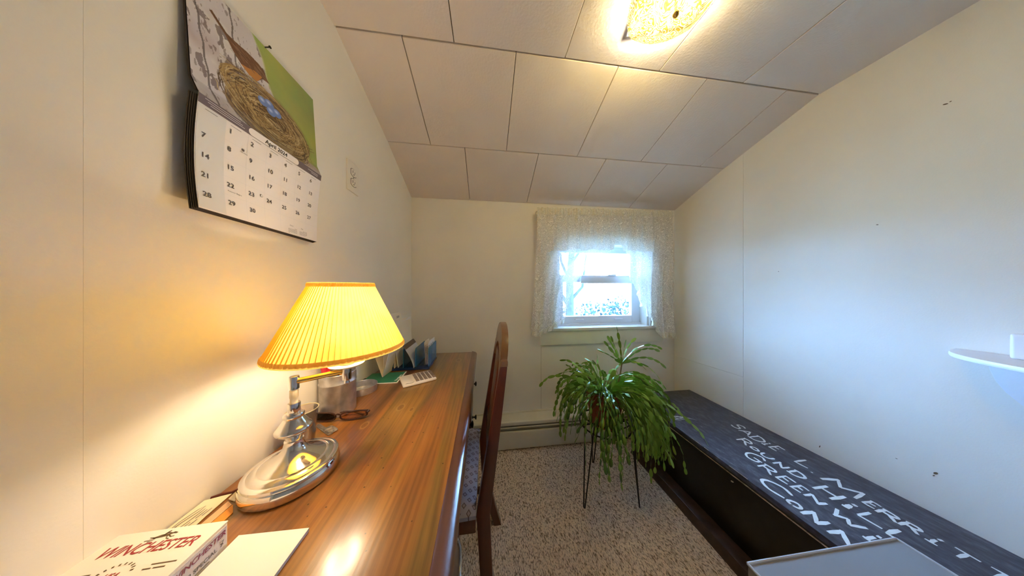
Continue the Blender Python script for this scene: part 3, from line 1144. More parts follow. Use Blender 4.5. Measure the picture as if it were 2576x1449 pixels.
outer = [(yc - hw * math.cos(math.pi * k / n), .9 + .115 * math.sin(math.pi * k / n) ** .8) for k in range(n + 1)]
inner = [(yc + (hw - .03) * math.cos(math.pi * k / n), .845 + .09 * math.sin(math.pi * k / n)) for k in range(n + 1)]
cr = MB()
lean = lambda z: .057 + (z - .9) * .12
vsA, vsB = [], []
for (yy, zz) in outer:
    vsA.append((lean(zz) - .012, yy, zz)); vsB.append((lean(zz) + .012, yy, zz))
for (yy, zz) in reversed(inner):
    vsA.append((lean(zz) - .012, yy, zz)); vsB.append((lean(zz) + .012, yy, zz))
m_ = n + 1
fs = []
for k in range(n):
    fs.append((k, k + 1, m_ + k + 1, m_ + k))
    fs.append((2 * m_ + k, 2 * m_ + m_ + k, 2 * m_ + m_ + k + 1, 2 * m_ + k + 1))
    fs.append((k, 2 * m_ + k, 2 * m_ + k + 1, k + 1))
    fs.append((m_ + k, m_ + k + 1, 3 * m_ + k + 1, 3 * m_ + k))
for k in (0, n):
    fs.append((k, m_ + k, 3 * m_ + k, 2 * m_ + k))
cr.add(vsA + vsB, fs)
part('crest_rail', cr, M['mahogworn'], ch, .002)
part('lower_rail', MB().hexa([(xpost(.56) - .010, CY0 + .016, .545), (xpost(.56) + .010, CY0 + .016, .545), (xpost(.56) + .010, CY1 - .016, .545), (xpost(.56) - .010, CY1 - .016, .545),
                              (xpost(.6) - .010, CY0 + .016, .59), (xpost(.6) + .010, CY0 + .016, .59), (xpost(.6) + .010, CY1 - .016, .59), (xpost(.6) - .010, CY1 - .016, .59)]), M['mahog'], ch, .002)
for (yy, w0, w1) in [(yc, .060, .085)]:
    part('back_splat', MB().hexa([(xpost(.58) - .006, yy - w0, .585), (xpost(.58) + .006, yy - w0, .585), (xpost(.58) + .006, yy + w0, .585), (xpost(.58) - .006, yy + w0, .585),
                                 (.053 - .006, yy - w1, .90), (.053 + .006, yy - w1, .90), (.053 + .006, yy + w1, .90), (.053 - .006, yy + w1, .90)]), M['mahog'], ch, .002)
SXB, SXF = -.033, -.43


def seat(u, v):
    x = SXB + u * (SXF - SXB)
    y0, y1 = .662 - .02 * u, 1.072 + .02 * u
    ed = min(u, 1 - u, v, 1 - v)
    return (x, y0 + v * (y1 - y0), .447 + .022 * min(1, ed / .12) ** .5)


part('seat', MB().slab(seat, 24, 24, (0, 0, -.012)), M['fabric'], ch)
part('seat_frame', MB().box(SXF + .004, -.034, .668, .700, .385, .437).box(SXF + .004, -.034, 1.04, 1.068, .385, .437).box(-.060, -.034, .700, 1.04, .385, .437).box(SXF + .004, SXF + .03, .700, 1.04, .385, .437), M['mahog'], ch, .003)
for yy in (.682, 1.052):
    part('leg', MB().hexa([(SXF + .010, yy - .012, 0), (SXF + .034, yy - .012, 0), (SXF + .034, yy + .012, 0), (SXF + .010, yy + .012, 0), (SXF + .006, yy - .019, .39), (SXF + .046, yy - .019, .39), (SXF + .046, yy + .019, .39), (SXF + .006, yy + .019, .39)]), M['mahog'], ch, .002)
    part('stretcher', MB().box(SXF + .03, .005, yy - .008, yy + .008, .14, .165), M['mahog'], ch, .002)

# ------------------------------------------------------------------ desk lamp
LX, LY = -.406, .497
DZ = .76
lp = thing('table_lamp', 'lit brass and nickel swing arm table lamp with a pleated yellow shade on the desk', 'lamp', (LX, LY, DZ))
base = [(.066, 0), (.0745, .003), (.0755, .012), (.0745, .020), (.0715, .0245), (.0735, .0275), (.0725, .031), (.067, .0335), (.0645, .033), (.060, .0365), (.0535, .039), (.0515, .0385), (.047, .0415), (.036, .046), (.027, .052), (.020, .060), (.0165, .068), (.0150, .076), (.0150, .079)]
part('base', MB().lathe(base, (LX, LY, DZ), 64), M['nickel'], lp)
urn = [(.0145, .079), (.0155, .084), (.022, .090), (.033, .095), (.0395, .099), (.0410, .103), (.0390, .107), (.0345, .110), (.0300, .116), (.0245, .122), (.0215, .126), (.0230, .129), (.0235, .132), (.0215, .1345), (.0150, .1355)]
urn = [(r_ * .72 if i > 1 else r_ * .9, z_) for i, (r_, z_) in enumerate(urn)]
part('urn', MB().lathe(urn, (LX, LY, DZ), 48), M['nickel'], lp)
part('collar', MB().lathe([(.0097, .1355), (.0102, .137), (.0102, .155), (.0097, .1565), (.0062, .157)], (LX, LY, DZ), 32), M['nickel'], lp)
part('post', MB().lathe([(.0064, .157), (.0064, .166), (.0072, .168), (.0072, .183), (.0066, .185)], (LX, LY, DZ), 24), M['cream'], lp)
part('swivel', MB().lathe([(.0072, .185), (.0084, .186), (.0084, .210), (.0078, .2125), (.0055, .2130)], (LX, LY, DZ), 32), M['nickel'], lp)
AX, AY = -.322, .5285                      # second pivot, under the shade
arm = MB().tube([(LX + .006, LY + .002, .9615), (LX + .030, LY + .011, .9635), (LX + .055, LY + .021, .9660), (AX - .006, AY - .002, .9675)], [.0062, .0060, .0058, .0060], 12)
part('swing_arm', arm, M['brass'], lp)
part('pivot', MB().lathe([(.0034, .1780), (.0054, .180), (.0046, .186), (.0084, .188), (.0090, .190), (.0090, .2155), (.0080, .2165)], (AX, AY, DZ), 32), M['nickel'], lp)
part('diffuser_cup', MB().lathe([(.010, .2165), (.026, .2190), (.0325, .2225), (.0340, .2245), (.0322, .2255), (.012, .2235)], (AX, AY, DZ), 40), M['cream'], lp)
part('socket', MB().lathe([(.0125, .2245), (.0145, .226), (.0145, .255), (.0125, .262)], (AX, AY, DZ), 24), M['cream'], lp)
SHX, SHY = -.3285, .5265
SZ0, SZ1, SR0, SR1 = 1.022, 1.168, .1235, .0585
npl = 84
shm = MB()
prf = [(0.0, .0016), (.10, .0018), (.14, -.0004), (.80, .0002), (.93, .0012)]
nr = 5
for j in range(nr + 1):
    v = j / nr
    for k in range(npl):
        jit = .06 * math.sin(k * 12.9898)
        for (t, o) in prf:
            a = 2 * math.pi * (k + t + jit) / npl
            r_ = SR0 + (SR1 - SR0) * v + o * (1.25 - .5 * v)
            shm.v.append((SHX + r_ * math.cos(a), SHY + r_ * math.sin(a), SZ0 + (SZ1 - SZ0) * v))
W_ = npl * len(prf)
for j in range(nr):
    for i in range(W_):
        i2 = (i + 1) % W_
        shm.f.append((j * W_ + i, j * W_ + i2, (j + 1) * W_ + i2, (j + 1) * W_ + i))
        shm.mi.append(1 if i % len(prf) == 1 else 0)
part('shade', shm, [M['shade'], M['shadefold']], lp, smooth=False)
for (z0, z1, r0, r1) in [(SZ0 - .004, SZ0 + .0065, SR0 + .0022, SR0 + .0002), (SZ1 - .0055, SZ1 + .004, SR1 + .0032, SR1 + .0018)]:
    tm = MB()
    k_ = 220
    tm.grid(lambda u, v: (SHX + (r0 + (r1 - r0) * v + .0011 * abs(math.sin(u * math.pi * k_ / 2)) * (1 if v not in (0, 1) else 0)) * math.cos(2 * math.pi * u), SHY + (r0 + (r1 - r0) * v + .0011 * abs(math.sin(u * math.pi * k_ / 2)) * (1 if v not in (0, 1) else 0)) * math.sin(2 * math.pi * u), z0 + (z1 - z0) * v), 440, 4)
    part('braid_trim', tm, M['shadetrimlit'], lp)
BZ = 1.092
part('bulb', MB().lathe([(.011, -.067), (.013, -.05), (.022, -.028), (.0285, -.008), (.029, .006), (.024, .020), (.013, .028), (.002, .030)], (SHX, SHY, BZ), 24), M['bulb'], lp)
ld = bpy.data.lights.new('lamp_light', 'POINT')
ld.energy = LAMP_W
ld.color = (1.0, 0.77, 0.52)
ld.shadow_soft_size = 0.034
lo = bpy.data.objects.new('lamp_light', ld)
lo.location = (SHX, SHY, BZ)
COL.objects.link(lo)
cord = MB().tube([(LX - .070, LY - .015, DZ + .003), (LX - .085, LY - .028, DZ + .003), (LX - .100, LY - .030, DZ + .003), (-.517, LY - .036, DZ + .003)], .0022, 6)
part('cord', cord, M['mahog'], lp)

# ------------------------------------------------------------------ ceiling light
FXC, FYC = .575, .572
cl = thing('ceiling_light', 'lit square ceiling light with a pillow shaped patterned glass shade', 'ceiling light', (FXC, FYC, ZC - .002))
ang = R(-17)


def rot(x, y):
    return (FXC + x * math.cos(ang) - y * math.sin(ang), FYC + x * math.sin(ang) + y * math.cos(ang))


def pillow(u, v):
    a, b = 2 * u - 1, 2 * v - 1
    # rounded square outline, deepest in the middle and turned up at the rim
    k = max(abs(a), abs(b))
    l = math.hypot(a, b) or 1
    c = k / l
    x, y = a * (c ** .75), b * (c ** .75)
    z = ZC - .078 + .058 * k ** 5
    X, Y = rot(x * .128, y * .128)
    return (X, Y, z)


part('glass_shade', MB().grid(pillow, 40, 40), M['fixglass'], cl)
pn = MB()
pn.prism([(*rot(a * .105, b * .105), ZC - .012) for (a, b) in [(-1, -1), (1, -1), (1, 1), (-1, 1)]], (0, 0, .0095))
part('pan', pn, M['shelfwhite'], cl, .002)
part('finial', MB().lathe([(.002, -.098), (.007, -.094), (.009, -.088), (.006, -.082), (.004, -.078), (.004, -.012)], (FXC, FYC, ZC), 16), M['brass'], cl)
for s in (-1, 1):
    bx, by = rot(.050 * s, .012 * s)
    part('bulb', MB().lathe([(.004, -.030), (.014, -.027), (.021, -.018), (.023, -.006), (.019, .008), (.012, .018)], (bx, by, ZC - .034), 20), M['bulbceil'], cl)
    l2 = bpy.data.lights.new('ceiling_bulb_light', 'POINT')
    l2.energy = CEIL_W
    l2.color = (1.0, 0.88, 0.71)
    l2.shadow_soft_size = .025
    q_ = bpy.data.objects.new('ceiling_bulb_light', l2)
    q_.location = (bx, by, ZC - .043)
    COL.objects.link(q_)

# ------------------------------------------------------------------ calendar on the left wall
CYL, CYR = .428, .704
CZT, CZF, CZB = 1.733, 1.503, 1.301
cal = thing('wall_calendar', 'paper wall calendar open at April 2024 with a bird and nest, on left wall', 'calendar', (xl(.57) + .004, .566, CZT))


def paint_picture(nx, ny):
    U, V = np.meshgrid(np.linspace(0, 1, nx), np.linspace(0, 1, ny))
    img = np.zeros((ny, nx, 3))

    def noise(fx, fy, seed, oct_=4):
        r = np.random.default_rng(seed)
        out = np.zeros_like(U)
        amp, tot = 1.0, 0
        for o_ in range(oct_):
            gx, gy = int(fx * 2 ** o_) + 2, int(fy * 2 ** o_) + 2
            g = r.random((gy + 1, gx + 1))
            x, y = U * (gx - 1), V * (gy - 1)
            xi, yi = x.astype(int), y.astype(int)
            tx, ty = x - xi, y - yi
            tx, ty = tx * tx * (3 - 2 * tx), ty * ty * (3 - 2 * ty)
            out += amp * ((g[yi, xi] * (1 - tx) + g[yi, xi + 1] * tx) * (1 - ty) + (g[yi + 1, xi] * (1 - tx) + g[yi + 1, xi + 1] * tx) * ty)
            tot += amp
            amp *= .55
        return out / tot

    def over(mask, col):
        m = np.clip(mask, 0, 1)[..., None]
        img[:] = img * (1 - m) + np.array(col) * m

    # weathered white boards
    w = noise(12, 6, 1)
    img[:] = (.66, .62, .66)
    over(np.clip((w - .5) * 3, 0, .7), (.76, .75, .74))
    over(((noise(22, 9, 2) > .63) & (noise(5, 4, 3) > .47)) * .85, (.17, .13, .14))
    over((noise(40, 12, 4) > .70) * .7, (.22, .17, .17))
    over(np.clip(noise(4, 3, 5) - .5, 0, 1) * 1.6 * (U < .16), (.38, .27, .29))
    for (x0, x1) in [(.025, .105), (.24, .288)]:
        xc = x1 + (x0 - x1) * V + .004 * np.sin(V * 31)
        over((np.abs(U - xc) < .0055) * .9, (.13, .11, .12))
    # soft green background on the far side
    gb = .40 + (1 - V) * .30 + .012 * np.sin(V * 17)
    green = (U > gb).astype(float)
    gcol = np.stack([.30 + .16 * noise(4, 4, 7), .36 + .14 * noise(4, 4, 8), .07 + .06 * noise(3, 3, 9)], -1)
    dk_ = np.clip((U - .62) * 1.4, 0, 1) * np.clip(V * 1.3, 0, 1)
    gcol = gcol * (1 - .72 * dk_)[..., None] + np.array((.05, .09, .02)) * (.72 * dk_)[..., None]
    img[:] = img * (1 - green[..., None]) + gcol * green[..., None]
    over((np.abs(U - gb) < .012) * .35, (.70, .70, .55))
    # board edge at the lower far corner
    over(((V < .12 + (U - .6) * -.12) & (U > .55)) * .9, (.50, .40, .38))
    over(((V < .03) & (U > .3)) * .5, (.62, .52, .52))

    def stroke(pts, wd, col, al=1.0):
        pts = np.array(pts)
        best = np.full(U.shape, 9.)
        for (a, b) in zip(pts[:-1], pts[1:]):
            x0, x1 = min(a[0], b[0]) - wd * 2, max(a[0], b[0]) + wd * 2
            y0, y1 = min(a[1], b[1]) - wd * 2, max(a[1], b[1]) + wd * 2
            i0, i1 = max(0, int(x0 * (nx - 1))), min(nx, int(x1 * (nx - 1)) + 2)
            j0, j1 = max(0, int(y0 * (ny - 1))), min(ny, int(y1 * (ny - 1)) + 2)
            if i1 <= i0 or j1 <= j0:
                continue
            uu, vv = U[j0:j1, i0:i1], V[j0:j1, i0:i1]
            d = b - a
            t = np.clip(((uu - a[0]) * d[0] + (vv - a[1]) * d[1]) / (d @ d + 1e-12), 0, 1)
            dist = np.hypot(uu - a[0] - t * d[0], vv - a[1] - t * d[1])
            m = (np.clip(1.5 - dist / (wd * .66), 0, 1) * al)[..., None]
            img[j0:j1, i0:i1] = img[j0:j1, i0:i1] * (1 - m) + np.array(col) * m

    def poly(pts, col, al=1.0):
        inside = np.zeros(U.shape, bool)
        n_ = len(pts)
        for i in range(n_):
            (xa_, ya_), (xb_, yb_) = pts[i], pts[(i + 1) % n_]
            c = ((ya_ > V) != (yb_ > V)) & (U < (xb_ - xa_) * (V - ya_) / (yb_ - ya_ + 1e-12) + xa_)
            inside ^= c
        over(inside * al, col)

    # nest of straw
    rr = np.random.default_rng(3)
    cx, cy, ax, ay, th = .535, .300, .345, .205, R(-13)
    du, dv = U - cx, V - cy
    e1 = (du * math.cos(th) + dv * math.sin(th)) / ax
    e2 = (-du * math.sin(th) + dv * math.cos(th)) / ay
    over(np.clip(1.35 - np.hypot(e1, e2 * .92) * 1.1, 0, 1) * 1.5, (.10, .055, .02))
    over((np.hypot(e1 * 1.0, (e2 + .75) * .8) < .95) * .8, (.10, .055, .02))
    cols = [(.44, .31, .13), (.28, .17, .07), (.58, .45, .24), (.07, .035, .012), (.38, .25, .09), (.13, .065, .022)]
    for k in range(1150):
        a0 = rr.uniform(0, 2 * math.pi)
        rad = rr.uniform(.35, 1.12)
        ln = rr.uniform(.25, .9)
        dyy = rr.uniform(-1.0, .12) if rr.random() < .55 else 0
        p = []
        for s_ in range(5):
            a = a0 + ln * (s_ / 4 - .5)
            q1, q2 = rad * math.cos(a) * ax, rad * math.sin(a) * ay + dyy * .15
            p.append((cx + q1 * math.cos(th) - q2 * math.sin(th) + rr.normal(0, .004), cy + q1 * math.sin(th) + q2 * math.cos(th) + rr.normal(0, .004)))
        stroke(p, rr.uniform(.0030, .0062), cols[rr.integers(len(cols))], .95)
    for k in range(60):
        x0 = rr.uniform(.2, .9)
        y0 = .30 - (x0 - .5) * .25 + rr.uniform(-.2, .15)
        stroke([(x0, y0), (x0 + rr.uniform(-.12, .12), y0 + rr.uniform(-.08, .05))], .003, cols[rr.integers(6)])
    # cup and four blue eggs
    over((np.hypot((U - .51) / .105, (V - .385) / .062) < 1) * .55, (.09, .05, .02))
    for (x, y) in [(.445, .392), (.50, .418), (.512, .352), (.566, .385)]:
        m = np.hypot((U - x) / .039, (V - y) / .040)
        over((m < 1) * 1.0, (.16, .26, .60))
        over(np.clip(1 - np.hypot((U - x + .006) / .026, (V - y - .010) / .022), 0, 1) * 1.2, (.50, .62, .88))
    # brown bird leaning into the nest
    poly([(.116, .789), (.13, .811), (.167, .776), (.21, .737), (.264, .737), (.348, .75), (.424, .746), (.471, .728), (.489, .671), (.514, .640), (.453, .623), (.406, .544), (.348, .544), (.29, .579), (.246, .627), (.203, .706), (.156, .75)], (.17, .075, .035))
    poly([(.29, .575), (.341, .598), (.391, .632), (.453, .64), (.42, .57), (.406, .544), (.348, .540)], (.50, .20, .035))
    for k in range(70):
        x0 = rr.uniform(.22, .46)
        y0 = .62 + rr.uniform(0, .11)
        stroke([(x0, y0), (x0 + .03, y0 - .02)], .003, [(.30, .16, .09), (.08, .03, .015), (.36, .22, .14)][rr.integers(3)], .8)
    stroke([(.12, .80), (.2, .735), (.26, .70)], .004, (.06, .025, .015))
    stroke([(.279, .57), (.341, .487)], .0045, (.12, .08, .08))
    stroke([(.489, .66), (.514, .642)], .005, (.25, .20, .10))
    return img


nx, ny = 380, 310
img = paint_picture(nx, ny)


def cal_off(z, y):
    """how far the open page stands off the wall"""
    if z > CZF:
        t = (CZT - z) / (CZT - CZF)
        return .006 + .013 * t + .010 * max(0, (t - .88) / .12)
    t = (CZF - z) / (CZF - CZB)
    near = max(0, (CYR - y) / (CYR - CYL))
    return .029 - .012 * math.sin(min(1, t * 1.2) * math.pi / 2) + .012 * near * t * t


me = bpy.data.meshes.new('picture_page')
vs, cl_ = [], []
for j in range(ny):
    for i in range(nx):
        y = CYL + (CYR - CYL) * i / (nx - 1)
        z = CZF + (CZT - CZF) * j / (ny - 1)
        vs.append((xl(y) + cal_off(z, y) - WORLD[cal][0], y - WORLD[cal][1], z - WORLD[cal][2]))
fs = [(j * nx + i, j * nx + i + 1, (j + 1) * nx + i + 1, (j + 1) * nx + i) for j in range(ny - 1) for i in range(nx - 1)]
me.from_pydata(vs, [], fs)
ca = me.color_attributes.new('print', 'FLOAT_COLOR', 'POINT')
buf = np.ones((ny * nx, 4), np.float32)
buf[:, :3] = np.clip(img.reshape(-1, 3), 0, 1)
ca.data.foreach_set('color', buf.ravel())
me.materials.append(M['print'])
me.shade_smooth()
pg = link('picture_page', me, cal)
pg['label'] = 'printed photo of a bird leaning over a straw nest with blue eggs'


def sheet(zt, zb, back, y0=CYL, y1=CYR, drop=0.0, nu=10, nv=16):
    return lambda u, v: (xl(y0 + (y1 - y0) * u) + cal_off(zt + (zb - zt) * v, y0 + (y1 - y0) * u) - back, y0 + (y1 - y0) * u, zt + (zb - zt) * v - drop * (1 - u))


part('backing_sheet', MB().slab(sheet(CZT - .001, CZF + .004, .0020), 8, 10, (-.0028, 0, 0)), M['caledge'], cal, label='dark page edges behind the picture')
part('date_page', MB().slab(sheet(CZF, CZB, .0), 14, 24, (-.0005, 0, 0)), M['calpage'], cal)
for k in range(5):
    part('under_page', MB().slab(sheet(CZF - .004, CZB - .0009 * (k + 1), .0014 + .0015 * k, CYL - .0015 * k, CYR - .001 * k), 10, 16, (-.0007, 0, 0)), M['caledge'], cal)


def on_page(mb, poly, lift=.0006):
    """flat print on the date page: polygon of (y, z)"""
    mb.add([(xl(y) + cal_off(z, y) + lift, y, z) for (y, z) in poly], [tuple(range(len(poly)))])


bd = MB()
N = 16
for k in range(N):
    ya, yb = CYL + (CYR - CYL) * k / N, CYL + (CYR - CYL) * (k + 1) / N
    on_page(bd, [(ya, CZF - .0005), (yb, CZF - .0005), (yb, CZF - .0165), (ya, CZF - .0165)])
part('header_band', bd, M['calband'], cal)
bub = MB()
cyb, czb, hwb, hhb = .566, CZF - .0085, .060, .0074
on_page(bub, [(cyb + s * (hwb - hhb) + hhb * math.cos(a), czb + hhb * math.sin(a)) for (s, a0) in ((1, -90), (-1, 90)) for a in [R(a0 + 180 * k / 8) for k in range(9)]], .0011)
for ya in (.436, .440, .444):
    on_page(bub, [(ya, CZF - .004 - (ya - .436) * .9), (ya + .055, CZF - .004 - (ya - .436) * .9), (ya + .055, CZF - .0048 - (ya - .436) * .9), (ya, CZF - .0048 - (ya - .436) * .9)], .0011)
on_page(bub, [(.655, CZF - .006), (.690, CZF - .006), (.690, CZF - .007), (.655, CZF - .007)], .0011)
on_page(bub, [(.667, CZF - .010), (.690, CZF - .010), (.690, CZF - .011), (.667, CZF - .011)], .0011)
part('month_bubble', bub, M['calpage'], cal)


def page_text(mb, s, size, y, z, align='LEFT', lift=.0008, **kw):
    vs, fs = text_mesh(s, size, align=align, **kw)
    mb.add([(xl(y + v[0]) + cal_off(z + v[1], y + v[0]) + lift, y + v[0], z + v[1]) for v in vs], fs)


ttl = MB()
page_text(ttl, 'April 2024', .0125, cyb, czb - .0043, 'CENTER', .0016, bold=.0002)
part('month_lettering', ttl, M['ink'], cal)
cols_y = [.4355, .474, .5125, .551, .589, .628, .666]
tint = MB()
for k in (0,):
    for j in range(10):
        za, zb = CZF - .0175 - j * .0182, CZF - .0175 - (j + 1) * .0182
        on_page(tint, [(CYL + .001, za), (cols_y[1] - .005, za), (cols_y[1] - .005, zb), (CYL + .001, zb)], .0003)
part('sunday_tint', tint, M['calcol'], cal)
num = MB()
day = 1
for row in range(5):
    for c in range(7):
        if row == 0 and c == 0:
            continue
        if day > 30:
            break
        dn = MB()
        page_text(dn, str(day), .0125, cols_y[c], 1.4655 - row * .0352, bold=.00022)
        part('date_numeral', dn, M['inkgrey'], cal)
        day += 1
for c in range(7):
    on_page(num, [(cols_y[c] + .002, 1.4812), (cols_y[c] + .020, 1.4812), (cols_y[c] + .020, 1.4805), (cols_y[c] + .002, 1.4805)], .0009)
on_page(num, [(cols_y[1] + .026 + .0026 * math.cos(R(a)), 1.447 + .0026 * math.sin(R(a))) for a in range(0, 360, 36)], .0009)
page_text(num, 'New Moon', .003, cols_y[1] + .021, 1.441)
page_text(num, 'Passover Begins', .0038, cols_y[1] + .001, 1.3505)
page_text(num, 'March', .0042, .610, 1.3225)
page_text(num, 'May', .0042, .645, 1.3225)
for (yy, first, n_) in ((.606, 5, 31), (.640, 3, 31)):
    for d_ in range(n_):
        r_, c_ = divmod(d_ + first, 7)
        yq, zq = yy + c_ * .0038, 1.318 - r_ * .0026
        on_page(num, [(yq, zq), (yq + .0018, zq), (yq + .0018, zq - .0012), (yq, zq - .0012)], .0009)
on_page(num, [(cols_y[2] + .027 + .003 * math.cos(R(a)), 1.369 + .003 * math.sin(R(a))) for a in range(0, 360, 36)], .0009)
part('small_lettering', num, M['inkgrey'], cal)['kind'] = 'stuff'
hole = MB()
on_page(hole, [(cols_y[2] + .027 + .0022 * math.cos(R(a)), 1.369 + .0022 * math.sin(R(a))) for a in range(0, 360, 36)], .0012)
part('moon_print', hole, M['calpage'], cal)
gl = MB()
for c in range(1, 7):
    for j in range(6):
        za, zb = CZF - .018 - j * .0305, CZF - .018 - (j + 1) * .0305
        y = cols_y[c] - .005
        on_page(gl, [(y, za), (y + .0004, za), (y + .0004, zb), (y, zb)], .0005)
for r_ in range(1, 5):
    for k in range(8):
        ya, yb = CYL + (CYR - CYL) * k / 8, CYL + (CYR - CYL) * (k + 1) / 8
        z = 1.4845 - r_ * .0352
        on_page(gl, [(ya, z), (yb, z), (yb, z - .0004), (ya, z - .0004)], .0005)
part('grid_lines', gl, M['calcol'], cal)
part('nail_hole', MB().box(xl(.566) + .004, xl(.566) + .0052, .5635, .5685, CZT - .006, CZT - .001), M['calpage'], cal)
nl = MB().tube([(xl(.564) - .004, .564, CZT - .003), (xl(.564) + .016, .564, CZT + .001)], .0013, 8).tube([(xl(.564) + .016, .564, CZT + .001), (xl(.564) + .0175, .564, CZT + .001)], .003, 10)
single('nail', nl, M['iron'], 'small dark nail in the left wall holding up the calendar', 'nail', (xl(.564), .564, CZT - .003))

# ------------------------------------------------------------------ wall outlet
oy, oz = .903, 1.598
ol = thing('wall_outlet', 'ivory duplex electrical outlet high on the left wall beyond the calendar', 'outlet', (xl(oy), oy, oz))
part('plate', MB().box(xl(oy) - .001, xl(oy) + .006, oy - .036, oy + .036, oz - .058, oz + .058), M['outlet'], ol, .003)
for s in (-1, 1):
    zc = oz + s * .0195
    rc = MB()
    rc.prism([(xl(oy) + .0055, oy + .0165 * max(-1, min(1, 1.25 * math.cos(R(a)))), zc + .0145 * math.sin(R(a))) for a in range(0, 360, 18)], (.0022, 0, 0))
    rp = part('receptacle', rc, M['outlet'], ol, .0006)
    part('rim_line', MB().prism([(xl(oy) + .0050, oy + .0180 * max(-1, min(1, 1.25 * math.cos(R(a)))), zc + .0160 * math.sin(R(a))) for a in range(0, 360, 18)], (.0014, 0, 0)), M['outletslot'], rp)
    part('slots', MB().box(xl(oy) + .0070, xl(oy) + .0079, oy - .0075, oy - .0050, zc - .002, zc + .008).box(xl(oy) + .0070, xl(oy) + .0079, oy + .0050, oy + .0070, zc - .002, zc + .006).box(xl(oy) + .0070, xl(oy) + .0079, oy - .002, oy + .002, zc - .009, zc - .005), M['outletslot'], rp)
part('screw', MB().box(xl(oy) + .0055, xl(oy) + .0072, oy - .0025, oy + .0025, oz - .0025, oz + .0025), M['pewter'], ol, .001)

# ------------------------------------------------------------------ things on the desk
# carton of cartridges
bx = thing('ammunition_box', 'small white cardboard cartridge box with red lettering at the near end of the desk', 'box', (-.46, .337, DZ + .0004), R(1.5))
BW, BD, BH = .066, .033, .0410            # half width, half depth, height
bxb = part('carton', MB().box(-BW, BW, -BD, BD, 0, BH), M['boxcard'], bx, .0012, local=True)
part('lid_flap', MB().box(-BW - .0006, BW + .0006, -BD - .0006, BD + .0006, BH - .0006, BH + .0010), M['boxcard'], bx, .0008, local=True)
part('side_panel_print', MB().box(BW + .0002, BW + .0008, -BD + .002, BD - .002, .010, BH - .004), M['boxside'], bx, local=True)
tx = MB()
put_text(tx, 'WINCHESTER', .0185, (-.0015, .0035, BH + .0013), (1, 0, 0), (0, 1, 0), align='CENTER', shear=.22, bold=.0002, space=.93)
part('top_lettering', tx, M['redink'], bx, local=True)
t2 = MB()
put_text(t2, 'USA', .0085, (-.004, -.0225, BH + .0013), (1, 0, 0), (0, 1, 0), align='CENTER', shear=.25, bold=.0002)
part('top_lettering', t2, M['redink'], bx, local=True)
t3 = MB()
for (x, y, l) in [(.030, -.013, .026), (.026, -.0175, .008), (.037, -.0175, .012), (-.044, -.0145, .014), (-.050, -.0195, .010)]:
    ribbon(t3, [(x, y), (x + l, y)], .0013, (0, 0, BH + .0013), (1, 0, 0), (0, 1, 0))
for k in range(9):
    a = R(20 + 140 * k / 8)
    ribbon(t3, [(-.004 + .017 * math.cos(a), -.020 + .012 * math.sin(a)), (-.004 + .019 * math.cos(a), -.020 + .0135 * math.sin(a))], .0018, (0, 0, BH + .0013), (1, 0, 0), (0, 1, 0))
part('small_print', t3, M['brownink'], bx, local=True)
em = MB()        # galloping horse and rider
for pts, w in [([(-.011, .0215), (-.005, .0232), (.003, .0238), (.008, .0262)], [.002, .0038, .0036, .0018]), ([(.008, .0262), (.012, .0252)], [.0022, .0016]), ([(-.010, .0215), (-.014, .0190), (-.018, .0186)], .0011), ([(-.008, .0215), (-.009, .0185), (-.013, .0170)], .0011), ([(.005, .0232), (.010, .0205), (.013, .0212)], .0011), ([(.004, .0225), (.006, .0192), (.010, .0182)], .0011), ([(-.011, .022), (-.016, .0225)], .0009), ([(-.002, .0240), (-.001, .0272), (.0005, .0290)], [.002, .0026, .0022]), ([(-.001, .0272), (.0045, .0262)], .0010)]:
    ribbon(em, pts, w, (0, 0, BH + .0013), (1, 0, 0), (0, 1, 0))
part('rider_emblem', em, M['brownink'], bx, local=True)
t4 = MB()
put_text(t4, 'WINCHESTER', .0098, (BW + .0011, .0295, BH - .0150), (0, 1, 0), (0, 0, 1), align='RIGHT', shear=.2, bold=.00016, space=.95)
part('side_lettering', t4, M['purpleink'], bx, local=True)
t5 = MB()
put_text(t5, '38 SPECIAL', .0072, (BW + .0011, .019, .0125), (0, 1, 0), (0, 0, 1), align='RIGHT', bold=.0001)
ribbon(t5, [(-.03, .0085), (.010, .0085)], .0011, (BW + .0011, 0, 0), (0, 1, 0), (0, 0, 1))
ribbon(t5, [(.023, .0175), (.0265, .0145), (.0235, .0125), (.027, .020), (.0225, .0205)], .0010, (BW + .0011, 0, 0), (0, 1, 0), (0, 0, 1))
part('side_lettering', t5, M['inkgrey'], bx, local=True)

# stack of paper
pp = thing('paper_pad', 'pad of blank white writing paper lying beside the cartridge box on the desk', 'paper', (-.34, .26, DZ))
pr = [(-.391, .160), (-.286, .158), (-.289, .381), (-.3915, .383)]
part('sheets', MB().prism([(x, y, DZ + .0005) for (x, y) in pr], (0, 0, .0048)), M['paperedge'], pp)
part('top_sheet', MB().prism([(x, y, DZ + .0054) for (x, y) in pr], (0, 0, .0007)), M['paper'], pp)
